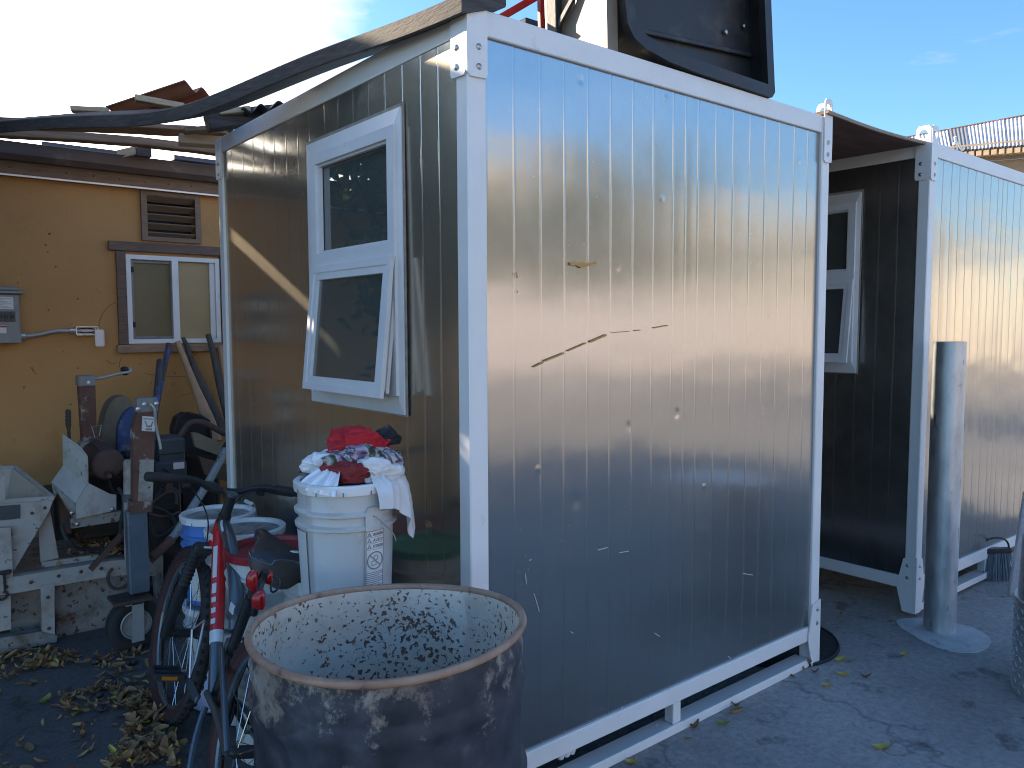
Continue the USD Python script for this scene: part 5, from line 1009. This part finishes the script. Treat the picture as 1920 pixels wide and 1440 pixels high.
p = at(145, 983, Y=GY - .042); part(mc, 'bolt', bolt_R(p[0], p[2], -p[1], .011), BOLT)
part(mc, 'drive_leg', pq([(108, 922), (120, 920), (134, 985), (134, 1000), (116, 1000)], GY + .10, .06), RUSTB)
# engine under and behind the guard
part(mc, 'engine_block', cat(pbox(150, 900, 245, 1000, 2.80, .35, .01), pbox(255, 900, 345, 1075, 2.52, .35, .01), pbox(230, 850, 300, 960, 2.86, .3, .02)), IRON)
part(mc, 'engine_bulk', cat(pbox(92, 925, 160, 1060, 3.15, .3, .02), pbox(345, 845, 420, 1090, 3.2, .25, .02), pbox(150, 990, 290, 1060, 3.2, .3, .02), pbox(300, 1000, 345, 1090, 2.6, .3, .02)), IRON)  # dark boxes fill the gaps, part engine, part painted shadow
for i in range(9): v0 = 945 + i * 9; part(mc, 'cooling_fin', pbox(280, v0, 318, v0 + 4, 2.485, .05, .001), IRON)
part(mc, 'engine_cover', pbox(292, 868, 352, 905, 2.60, .22, .012), TOOLBLK); part(mc, 'engine_label', pbox(325, 868, 346, 878, 2.592, .004, .0005), PAPERW)
part(mc, 'carburettor', tube([at(315, 905, Y=2.47), at(315, 925, Y=2.47)], .022, 12), RUSTB); part(mc, 'engine_hose', cat(tube(spline([at(286, 945, Y=2.46), at(302, 930, Y=2.44), at(322, 922, Y=2.46), at(330, 945, Y=2.46)], 14), .008, 8), tube(spline([at(280, 962, Y=2.44), at(305, 968, Y=2.42), at(335, 960, Y=2.44)], 10), .007, 8)), RUSTB)
mu0, mu1 = at(180, 853, Y=2.86), at(203, 872, Y=2.56); mu1[2] -= .0
dv = (mu1 - mu0) / np.linalg.norm(mu1 - mu0)
muf = part(mc, 'muffler', tube([mu0, mu0 + dv * .02, mu1 - dv * .02, mu1 - dv * .006, mu1 + dv * .004], [.06, .082, .082, .074, .058], 28), RUSTB)
po = at(200, 888, Y=2.57); part(muf, 'exhaust_pipe', cat(tube([po, po + dv * .06], .017, 16, caps=False), tube([po + dv * .06, po + dv * .005], .0135, 16)), RUSTB)
part(muf, 'heat_shield', quad_sheet([at(168, 828, Y=2.80), at(185, 824, Y=2.82), at(208, 843, Y=2.58), at(188, 846, Y=2.56)], .004), RUSTB, smooth=False)
part(mc, 'hand_lever', cat(tube([at(128, 768, Y=2.75), at(128.5, 800, Y=2.75), at(129, 806, Y=2.75), at(130, 835, Y=2.75)], [.012, .012, .008, .008], 10), *[move(tube([(0, 0, 0), (0, 0, .007)], .0145, 10), at(128, 775 + 7 * i, Y=2.75)) for i in range(4)]), BLACK)
# left mast with its crank rod
lm = part(mc, 'mast', pq([(149, 722), (179, 722), (182, 832), (156, 832)], 2.92, .07), RUST)
part(lm, 'mast_cap', pbox(147, 705, 180, 724, 2.91, .09, .006), GREYMET); part(lm, 'pin', (lambda p: bolt_R(p[0], p[2], -p[1], .009))(at(166, 717, Y=2.91)), PVC)
part(lm, 'crank_rod', tube(spline([at(178, 710, Y=2.95), at(205, 705, Y=2.95), at(232, 699, Y=2.95), at(243, 697, Y=2.95), at(243, 691, Y=2.97)], 20), .0085, 10), CONDUIT); part(lm, 'crank_knob', tube([at(234, 699, Y=2.97), at(234, 692, Y=2.99)], .022, 12), IRON)
part(mc, 'mast_foot', pbox(152, 830, 200, 880, 2.86, .12, .01), MACHD); part(mc, 'wire_clip', tube([at(178, 820, Y=2.84), at(172, 800, Y=2.84), at(190, 797, Y=2.84), at(186, 818, Y=2.84)], .0025, 6), CONDUIT)
# right mast
RYm = 2.14
rm = part(mc, 'mast', pq([(262, 770), (291, 770), (289, 862), (286, 960), (250, 958), (250, 800), (258, 775)], RYm, .055), RUST)
part(rm, 'mast_cap', pbox(257, 747, 297, 772, RYm - .004, .065, .005), GREYMET); part(rm, 'mast_collar', pq([(245, 940), (284, 942), (284, 960), (245, 964)], RYm - .008, .07), RUST)
part(rm, 'painted_face', pq([(262, 862), (289, 862), (286, 940), (259, 940)], RYm - .003, .003), MACH)
stk = part(rm, 'instruction_sticker', pq([(267, 780), (291, 782), (290, 809), (266, 808)], RYm - .004, .003), PAPERW)
part(stk, 'print', cat(pq([(269, 784), (288, 785.5), (288, 787), (269, 786)], RYm - .0052, .001), pq([(271, 789), (275, 801), (284, 801.5), (288, 790), (286, 790), (282, 798), (276, 797.5), (273, 789)], RYm - .0052, .001), pq([(273, 803), (285, 803.5), (285, 807), (273, 806.5)], RYm - .0052, .001)), INK, smooth=False)
for q in ((271, 758), (293, 757), (259, 767)): p = at(*q, Y=RYm - .006); part(rm, 'bolt', bolt_R(p[0], p[2], -p[1], .012), SILVER)
part(rm, 'bent_rod', tube(spline([at(281, 757, Y=RYm - .012), at(287, 762, Y=RYm - .02), at(291, 785, Y=RYm - .01), at(296, 815, Y=RYm), at(301, 842, Y=RYm)], 20), .0065, 8), CONDUIT)
part(mc, 'jack_tube', tube([at(243, 862, Y=2.22), at(243, 868, Y=2.22), at(245, 1050, Y=2.22)], [.024, .030, .028], 14), MACH); part(mc, 'jack_clamp', tube([at(243, 925, Y=2.22), at(243, 940, Y=2.22)], .033, 14), TOOLBLK)
part(mc, 'jack_leg', box(*sorted((at(240, 1000, Y=RYm)[0], at(278, 1000, Y=RYm)[0])), RYm, RYm + .065, at(258, 1114, Y=RYm)[2], at(258, 958, Y=RYm)[2], .006), BLUEST)
cz = at(258, 1122, Y=RYm)[2]; ccx = at(247, 1122, Y=RYm)[0]
part(mc, 'caster_flange', box(ccx - .085, ccx + .085, RYm - .05, RYm + .11, cz - .008, cz + .008), RUSTB)
cw = part(mc, 'caster_fork', cat(pq([(248, 1129), (270, 1129), (271, 1200), (248, 1206)], RYm - .035, .008), pq([(250, 1129), (272, 1129), (273, 1200), (252, 1206)], RYm + .085, .008), box(ccx - .035, ccx + .045, RYm - .035, RYm + .09, cz - .020, cz - .009)), CONDUIT)
wc = at(258, 1186, Y=RYm - .01); wr = .128; wc[2] = wr + .002
def disc_y(m, c): return np.stack([m[0][:, 0] + c[0], m[0][:, 2] + c[1], m[0][:, 1] + c[2]], 1), m[1]
tw = part(mc, 'caster_tyre', disc_y(lathe([(.070, -.030), (.085, -.038), (.105, -.040), (.120, -.032), (wr, -.014), (wr, .014), (.120, .032), (.105, .040), (.085, .038), (.070, .030), (.070, -.030)], 48), wc + [0, .045, 0]), RUBBER)
part(tw, 'caster_rim', disc_y(lathe([(.072, -.030), (.066, -.034), (.060, -.020), (.030, -.014), (.026, -.028), (.008, -.030), (.0005, -.030)], 40), wc + [0, .045, 0]), CONDUIT); part(tw, 'axle_nut', disc_y(lathe([(.0005, -.050), (.012, -.050), (.014, -.040), (.014, -.030)], 8), wc + [.012, .03, .0]), GREYMET)

for k, (pp_, r_) in enumerate(((((250, 905, 2.40), (262, 940, 2.36), (300, 955, 2.40), (330, 985, 2.42)), .009), (((285, 985, 2.42), (300, 1005, 2.38), (322, 990, 2.40), (345, 1010, 2.44)), .008), (((222, 915, 2.46), (232, 945, 2.42), (226, 985, 2.42), (240, 1020, 2.44)), .009), (((205, 900, 2.60), (222, 925, 2.50), (238, 915, 2.46)), .007), (((305, 880, 2.55), (318, 896, 2.46), (300, 915, 2.46)), .006), (((116, 985, 2.50), (128, 1015, 2.46), (160, 1030, 2.52), (200, 1028, 2.55)), .010))):
    part(mc, 'hose', tube(spline([at(u, v, Y=y) for u, v, y in pp_], 18), r_, 8), BLACKM)
for u, v, y in ((12, 1100, 2.50), (58, 1092, 2.50), (110, 1080, 2.50), (152, 1072, 2.50), (190, 1066, 2.50), (90, 1120, 2.495), (92, 1178, 2.495), (120, 1108, 2.58), (120, 1190, 2.58), (225, 1078, 2.58), (84, 952, 2.55), (6, 1060, 2.55), (60, 962, 2.55)):
    p = at(u, v, Y=y - .001); part(mc, 'bolt', bolt_R(p[0], p[2], -p[1], .009), RUSTB)
part(mc, 'fuel_cap', tube([at(268, 862, Y=2.50), at(268, 853, Y=2.50)], .030, 16), BLACK); part(mc, 'starter_cover', disc_y(lathe([(.07, 0), (.07, -.02), (.055, -.035), (.02, -.038), (.0005, -.038)], 28), at(312, 935, Y=2.51)), BLACKM)
part(mc, 'air_filter', tube([at(262, 905, Y=2.44), at(262, 890, Y=2.44), at(262, 876, Y=2.44)], [.042, .045, .030], 18), RUSTB)
# ---------------------------------------------------------------- loose things behind the machine
cb = thing('canvas_cover', 'olive and faded blue canvas covered seat behind the mast', 'canvas cover')
cbY = 2.98
def sm_(pts):
    return Polygon(spline([(at(u, v, Y=cbY)[0], at(u, v, Y=cbY)[2]) for u, v in pts], 40))
part(cb, 'back', ext(sm_(((192, 850), (198, 808), (207, 772), (220, 752), (236, 747), (246, 757), (252, 790), (256, 850))).buffer(.012), .13, lambda a, b, h: (a, cbY + .03 + h, b)), OLIVE, smooth=60)
part(cb, 'front', ext(sm_(((220, 855), (222, 805), (234, 776), (246, 766), (257, 786), (262, 850))).buffer(.008), .05, lambda a, b, h: (a, cbY - .03 + h, b)), BLUECV, smooth=50)
tc_ = thing('tool_case', 'charcoal plastic tool case resting on the engine', 'case')
part(tc_, 'lower_shell', pbox(300, 852, 348, 868, 2.62, .2, .008), TOOLBLK); part(tc_, 'upper_shell', pbox(298, 824, 349, 851, 2.615, .21, .012), TOOLBLK)
def handle(name, label, mt_, pts, radii, Ys, flat_=None, cat_='wooden stick'):
    P3 = [at(u, v, Y=Y) for (u, v), Y in zip(pts, Ys)]
    n = 30; t = np.linspace(0, 1, len(pts)); tt = np.linspace(0, 1, n)
    return solo(name, tube(spline(P3, n), np.interp(tt, t, radii), 14, flat=None if flat_ is None else np.interp(tt, t, flat_)), mt_, label, cat_, 'long handles leaning on the yellow wall', smooth=50)
handle('wooden_stick', 'pale wooden tool handle leaning under the window sill', HANDLEW, ((333, 641), (345, 672), (356, 700), (376, 750), (405, 828)), (.019, .021, .026, .040, .042), (3.52, 3.48, 3.44, 3.36, 3.24), (1, 1, .8, .5, .45))
handle('wooden_stick', 'dark weathered tool handle crossing behind the pale one', HANDLED, ((343, 633), (356, 665), (366, 695), (388, 745), (420, 815)), (.013, .018, .034, .036, .036), (3.54, 3.50, 3.46, 3.40, 3.30), (1, 1, .7, .5, .5))
handle('wooden_stick', 'dark tool handle rising closest to the nearer cabin', HANDLED, ((390, 627), (399, 660), (406, 692), (418, 745), (432, 800)), (.018, .020, .026, .026, .026), (3.54, 3.50, 3.46, 3.40, 3.34), (1, 1, .8, .6, .6))
handle('wooden_stick', 'tan handle partly hidden by the nearer cabin corner post', HANDLEW, ((413, 650), (417, 690), (424, 760), (430, 800)), (.022, .022, .022, .022), (3.54, 3.52, 3.48, 3.45))
handle('steel_pipe', 'taller blue chipped pipe leaning on the wall', BLUEPIPE, ((317, 644), (308, 690), (298, 740), (286, 800)), (.017, .017, .017, .017), (3.50, 3.44, 3.36, 3.28), cat_='pipe')
handle('steel_pipe', 'shorter blue chipped pipe standing behind the right mast', BLUEPIPE, ((300, 676), (296, 720), (291, 770), (286, 830)), (.020, .020, .020, .020), (3.30, 3.22, 3.14, 3.05), cat_='pipe')
wb = thing('wheelbarrow', 'upended black wheelbarrow with grey chipped tube handles behind the engine', 'wheelbarrow')
tubp = Polygon([(at(u, v, Y=3.0)[0], at(u, v, Y=3.0)[2]) for u, v in ((333, 850), (332, 805), (338, 786), (350, 779), (372, 784), (386, 792), (392, 850))]).buffer(.015)
part(wb, 'tray', ext(tubp, .10, lambda a, b, h: (a, 3.0 + h, b)), BLACKPL, smooth=50); part(wb, 'tray_lip', ext(tubp.buffer(.008).difference(tubp.buffer(-.006)), .015, lambda a, b, h: (a, 2.982 + h, b)), BLACKPL)
part(wb, 'curved_tube', tube(spline([at(334, 822, Y=2.75), at(345, 806, Y=2.75), at(358, 793, Y=2.75), at(374, 791, Y=2.74), at(396, 799, Y=2.72), at(430, 814, Y=2.70)], 30), .018, 14), RUSTB)
part(wb, 'long_tube', tube([at(432, 828, Y=2.48), at(392, 902, Y=2.40), at(330, 1000, Y=2.30), at(310, 1022, Y=2.28), at(284, 1046, Y=2.24)], .021, 16), CHIPPED)
part(wb, 'tube_sleeve', tube([at(322, 1012, Y=2.285), at(284, 1046, Y=2.235)], .024, 16), RUST)
part(wb, 'tube_end', tube([at(436, 822, Y=2.48), at(424, 842, Y=2.465)], .026, 14), BLACKPL)
solo('wooden_board', pq([(360, 811), (372, 812), (432, 838), (432, 862), (366, 838)], 2.62, .03), mat('khaki_board', (.17, .14, .09), (.25, .21, .14), 4, .7, stretch=(3, 3, 20)), 'khaki wooden board wedged beside the nearer cabin, upper of two', 'board')
solo('wooden_board', pq([(373, 856), (430, 872), (432, 905), (384, 890)], 2.66, .03), mat('brown_board', (.11, .075, .05), (.17, .12, .08), 4, .7, stretch=(3, 3, 20)), 'brown wooden board wedged beside the nearer cabin, lower of two', 'board')
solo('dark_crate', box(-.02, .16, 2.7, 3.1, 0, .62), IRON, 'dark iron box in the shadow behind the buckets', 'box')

# ---------------------------------------------------------------- leaves, husks and scraps on the ground
def leaf(L, w, curl, tw):
    n = 5; t = np.linspace(0, 1, n); ww = w * np.sin(np.pi * (.08 + .88 * t)) ** .8
    v = []
    for i in range(n):
        z = curl * L * (t[i] - .5) ** 2 * 3; v += [((t[i] - .5) * L, -ww[i] / 2, z + tw * ww[i]), ((t[i] - .5) * L, 0, z - .12 * ww[i]), ((t[i] - .5) * L, ww[i] / 2, z + .7 * tw * ww[i])]
    f = []
    for i in range(n - 1):
        for j in range(2): a = i * 3 + j; f += [(a, a + 3, a + 4), (a, a + 4, a + 1)]
    v = np.array(v); v[:, 2] -= v[:, 2].min(); return v, np.array(f)
def rleaf(p, big=1.0, pitch=.35, layer=.0):
    L = float(np.clip(rng.lognormal(-3.42, .45), .010, .070)) * big; m = leaf(L, L * rng.uniform(.3, .5), rng.uniform(-.1, .5), rng.uniform(-.2, .6))
    R_ = trimesh.transformations.euler_matrix(rng.normal(0, pitch), rng.normal(0, pitch), rng.uniform(0, 6.28))[:3, :3]
    v = m[0] @ R_.T; v[:, 2] -= v[:, 2].min(); return v + [p[0], p[1], p[2] + layer], m[1]
def litter(name, label, patches, kinds=(0, 0, 1)):
    ms = [MB() for _ in range(len(label))]
    for poly, n, z0, hmax in patches:
        P_ = Polygon(poly); x0, y0, x1, y1 = P_.bounds; k = 0
        while k < n:
            q = np.array([rng.uniform(x0, x1), rng.uniform(y0, y1)])
            if not P_.contains(Point(*q)): continue
            if meshkit.noise(np.array([[q[0] * 9, q[1] * 9, 1.0]]), 8)[0] < rng.uniform(.12, .55): k += .34; continue
            ms[int(rng.choice(len(ms), p=[.42, .52, .035, .025][:len(ms)] if len(ms) == 4 else [.55, .45]))].add(*rleaf((q[0], q[1], z0 + .002), layer=rng.uniform(0, hmax))); k += 1
    for i, m in enumerate(ms):
        if m.n: solo(name, m.mesh(), LEAF[i], label[i], kind='stuff', cat=None, smooth=False)
gz = lambda pts: [tuple(at(u, v, Z=0)[:2]) for u, v in pts]
litter('leaf_litter', ('tan dry leaves scattered on the asphalt at left', 'brown dry leaves scattered on the asphalt at left', 'yellow leaves scattered on the asphalt at left', 'olive green leaves scattered on the asphalt at left'), [
    (gz([(-20, 1228), (60, 1215), (130, 1215), (150, 1240), (60, 1262), (-20, 1290)]), 230, 0, .025), (gz([(165, 1240), (230, 1235), (275, 1300), (255, 1330), (200, 1290)]), 60, 0, .015), (gz([(90, 1300), (200, 1280), (255, 1305), (250, 1335), (130, 1340)]), 120, 0, .015),
    (gz([(245, 1318), (300, 1308), (325, 1362), (335, 1450), (190, 1450), (235, 1380)]), 420, 0, .04), (gz([(-20, 1290), (300, 1235), (300, 1450), (-20, 1450)]), 110, 0, 0), (gz([(80, 1235), (200, 1222), (300, 1225), (300, 1245), (100, 1255)]), 70, 0, .01)])
zd = at(100, 1085, Y=2.55)[2]
litter('machine_leaves', ('tan dry leaves collected on the machine deck', 'brown dry leaves collected on the machine deck'), [([(-.85, 2.56), (-.62, 2.56), (-.62, 2.70), (-.85, 2.75)], 90, zd + .0, .03), ([(-.62, 2.58), (-.36, 2.55), (-.34, 2.9), (-.62, 3.0)], 170, zd + .05, .035)])
litter('stray_leaves', ('small tan leaf fragments around the drum and cabin skid', 'small brown leaf fragments around the drum and cabin skid'), [([(.3, -.06), (1.9, -.06), (1.9, .04), (.3, .04)], 14, 0.0, 0), ([(1.6, -.9), (3.5, -.9), (3.5, .3), (1.6, .3)], 8, 0, 0)])
for k, (u, v_, kind, s, lab_) in enumerate(((1576, 1157, 0, 1.0, 'pale fallen leaf on the rubber mat'), (1575, 1240, 2, 1.35, 'curled yellow fallen leaf against the rubber mat edge'), (1592, 1242, 0, .8, 'tan leaf scrap beside the curled yellow leaf'), (1694, 1229, 2, 1.0, 'lone yellow fallen leaf below the concrete collar'), (1580, 1267, 2, 1.1, 'yellow fallen leaf nearest the cabin foot'), (1550, 1288, 2, 1.0, 'narrow yellow fallen leaf left of centre on the asphalt'), (1653, 1405, 2, 1.4, 'large yellow fallen leaf near the bottom edge'), (1356, 1360, 3, 1.2, 'green yellow fallen leaf beside the skid rail'), (1302, 1366, 1, 1.1, 'brown fallen leaf at the skid strut'), (1184, 1432, 2, 1.0, 'yellow fallen leaf at the bottom of the skid rail'), (1805, 1106, 2, .9, 'yellow fallen leaf near the broom'), (1380, 1325, 1, .8, 'small brown fallen leaf against the skid rail'), (1513, 1247, 1, 1.7, 'rust brown crumpled leaf at the cabin foot'), (1623, 1272, 1, 1.0, 'dark fallen leaf right of the cabin foot'), (85, 1317, 3, 1.6, 'large green leaf at left among the litter'), (247, 1330, 3, 1.5, 'pale green leaf at the edge of the leaf pile'), (217, 1312, 2, 1.2, 'yellow green leaf by the dark husks'))):
    p = at(u, v_, Z=.0); p[2] = .016 if k == 0 else .002
    L = .05 * s; m = leaf(L, L * .45, .25 if kind != 1 else .6, .3); a = rng.uniform(-1, 1)
    solo('fallen_leaf', (rotz(m, a)[0] + p, m[1]), LEAF[kind], lab_, 'leaf', 'loose fallen leaves', smooth=60)
for k, (u, v_) in enumerate(((178, 1240), (240, 1243), (252, 1240), (205, 1272), (216, 1279), (233, 1290), (244, 1288), (186, 1303), (228, 1304), (188, 1328))):
    s = trimesh.creation.icosphere(2, .016 + .004 * rng.uniform()); v = np.asarray(s.vertices) * [1, 1, .85]; v *= (1 + .12 * (meshkit.noise(v * 90, k) - .5))[:, None]; p = at(u, v_, Z=.014)
    solo('fallen_husk', (v + p, np.asarray(s.faces)), NUT, 'dark round husk fallen among the dry leaves', 'husk', 'dark husks among the leaves', smooth=True)
pp = thing('torn_paper', 'torn lavender paper sheet on the ground by the pedal', 'paper')
q = [at(u, v_, D=3.08) for u, v_ in ((372, 1268), (380, 1259), (406, 1268), (408, 1300), (410, 1332), (376, 1336), (366, 1300))]
part(pp, 'upper_scrap', quad_sheet([x for x in q], .001), PAPER, smooth=False)
q = [at(u, v_, Z=.004 + .002 * i) for i, (u, v_) in enumerate(((352, 1322), (380, 1312), (412, 1320), (402, 1338), (376, 1334)))]
part(pp, 'lower_scrap', quad_sheet(q, .001), PAPER, smooth=False)

# ---------------------------------------------------------------- what the steel mirrors: the yard behind
FENCE = [mat('fence_grey', (.30, .28, .29), (.36, .34, .35), 1, .7), mat('fence_mauve', (.25, .22, .24), (.30, .27, .29), 1, .7)]
wh = thing('warehouse', 'long cream warehouse across the yard, mirrored in the steel wall', 'building')
CREAMW = mat('cream_render', (0.56, 0.49, 0.40), (0.64, 0.57, 0.47), 1.0, 0.8); ROOFP = mat('tan_roof', (0.47, 0.39, 0.29), (0.55, 0.465, 0.35), 1.0, 0.7)
part(wh, 'wall', box(-14, 50, -32, -28, 0, 6.8, .02), mat('mauve_render', (.32, .30, .295), (.39, .37, .36), 1.0, .8)); part(wh, 'roof', ext(Polygon([(-27.6, 6.82), (-33, 11.2), (-36, 6.82)]), 64.6, lambda a, b, h: (-14.3 + h, a, b)), ROOFP)
for x in (1, 8, 15, 22, 29, 36): part(wh, 'roller_door', box(x, x + 3.8, -27.99, -27.94, 0.02, 3.6), GREYMET)
fe_ = thing('yard_fence', 'grey sheet fence across the yard, mirrored in the steel wall', 'fence')
for i in range(18): part(fe_, 'fence_sheet', box(-8 + i * 2.0, -8 + i * 2.0 + 1.985, -15.6, -15.56, .05, 2.35 + .05 * (i % 3)), FENCE[i % 2])
for i in range(19): part(fe_, 'fence_post', box(-8.05 + i * 2.0, -7.97 + i * 2.0, -15.72, -15.61, 0, 2.4), GREYMET)
oh = thing('stucco_house', 'tan stucco house beyond the yard, mirrored in the steel wall', 'house')
part(oh, 'wall', box(30, 43, -19.2, -12, 0, 4.6, .02), CREAMW); part(oh, 'roof', ext(Polygon([(-11.6, 4.6), (-15.6, 6.2), (-19.6, 4.6)]), 13.6, lambda a, b, h: (29.7 + h, a, b)), ROOFP)
LEAFG = usdkit.material(stage, '/World/Looks/tree_leaf', {'o': ('geometry', {}), 'n': ('noise_texture', {'scale': 1.2}), 'r': ('rgb_ramp', {'ramp': [(.3, (.035, .055, .015)), (.7, (.10, .13, .035))]}), 'd': ('principled_bsdf', {'roughness': .5}), 't': ('translucent_bsdf', {'color': (.10, .15, .02)}), 'm': ('mix_closure', {'fac': .3})},
    [('o.position', 'n.vector'), ('n.fac', 'r.fac'), ('r.color', 'd.base_color'), ('d.BSDF', 'm.closure1'), ('t.BSDF', 'm.closure2')], surface='m.closure')
BARK = mat('bark', (.07, .05, .035), (.13, .10, .07), 9, .9, bump=.01, bscale=14)
def tree(label, x, y, h, rad, zc, n, seed, ls, keep=None):
    r = np.random.default_rng(seed); t = thing('tree', label, 'tree')
    part(t, 'trunk', cat(tube(spline([(x, y, 0), (x + .05 * rad, y, zc * .5), (x, y + .05, zc)], 10), np.linspace(.05 * h, .02 * h, 10), 10), *[tube(spline([(x, y, zc * .7), (x + rad * .45 * math.cos(a), y + rad * .45 * math.sin(a), zc + .1), (x + rad * .8 * math.cos(a), y + rad * .8 * math.sin(a), zc + r.uniform(-.1, .5) * rad)], 8), np.linspace(.018 * h, .004 * h, 8), 6) for a in r.uniform(0, 6.28, 7)]), BARK)
    m = MB(); cl = r.normal(0, 1, (60, 3)); cl /= np.linalg.norm(cl, axis=1)[:, None]; cl *= r.uniform(.35, 1, (60, 1)) * [rad, rad, (h - zc)]
    base = leaf(ls, ls * .5, .2, .2)
    for i in range(n):
        c = cl[r.integers(60)] + r.normal(0, .17, 3) * rad; R_ = trimesh.transformations.random_rotation_matrix(r.uniform(0, 1, 3))[:3, :3]
        if keep is None or c[0] + x < keep: m.add(base[0] @ R_.T + c + [x, y, zc], base[1])
    part(t, 'crown', m.mesh(), LEAFG, smooth=False, kind='stuff'); return t
tree('olive tree in front of the warehouse, mirrored in the steel', 12, -22, 6.6, 3.0, 4.4, 2600, 3, .38)
tree('taller tree behind the stucco house, mirrored in the steel', 25, -24, 10.0, 4.2, 6.4, 3000, 4, .5)
tree('bushy tree left of the warehouse door, mirrored in the steel', 3, -21.5, 5.4, 2.6, 3.6, 2600, 5, .38)
tree('leafy tree beside the yellow building, mirrored in the cabin window', -1.68, 2.62, 3.3, .85, 2.42, 5200, 6, .095, keep=-1.0)
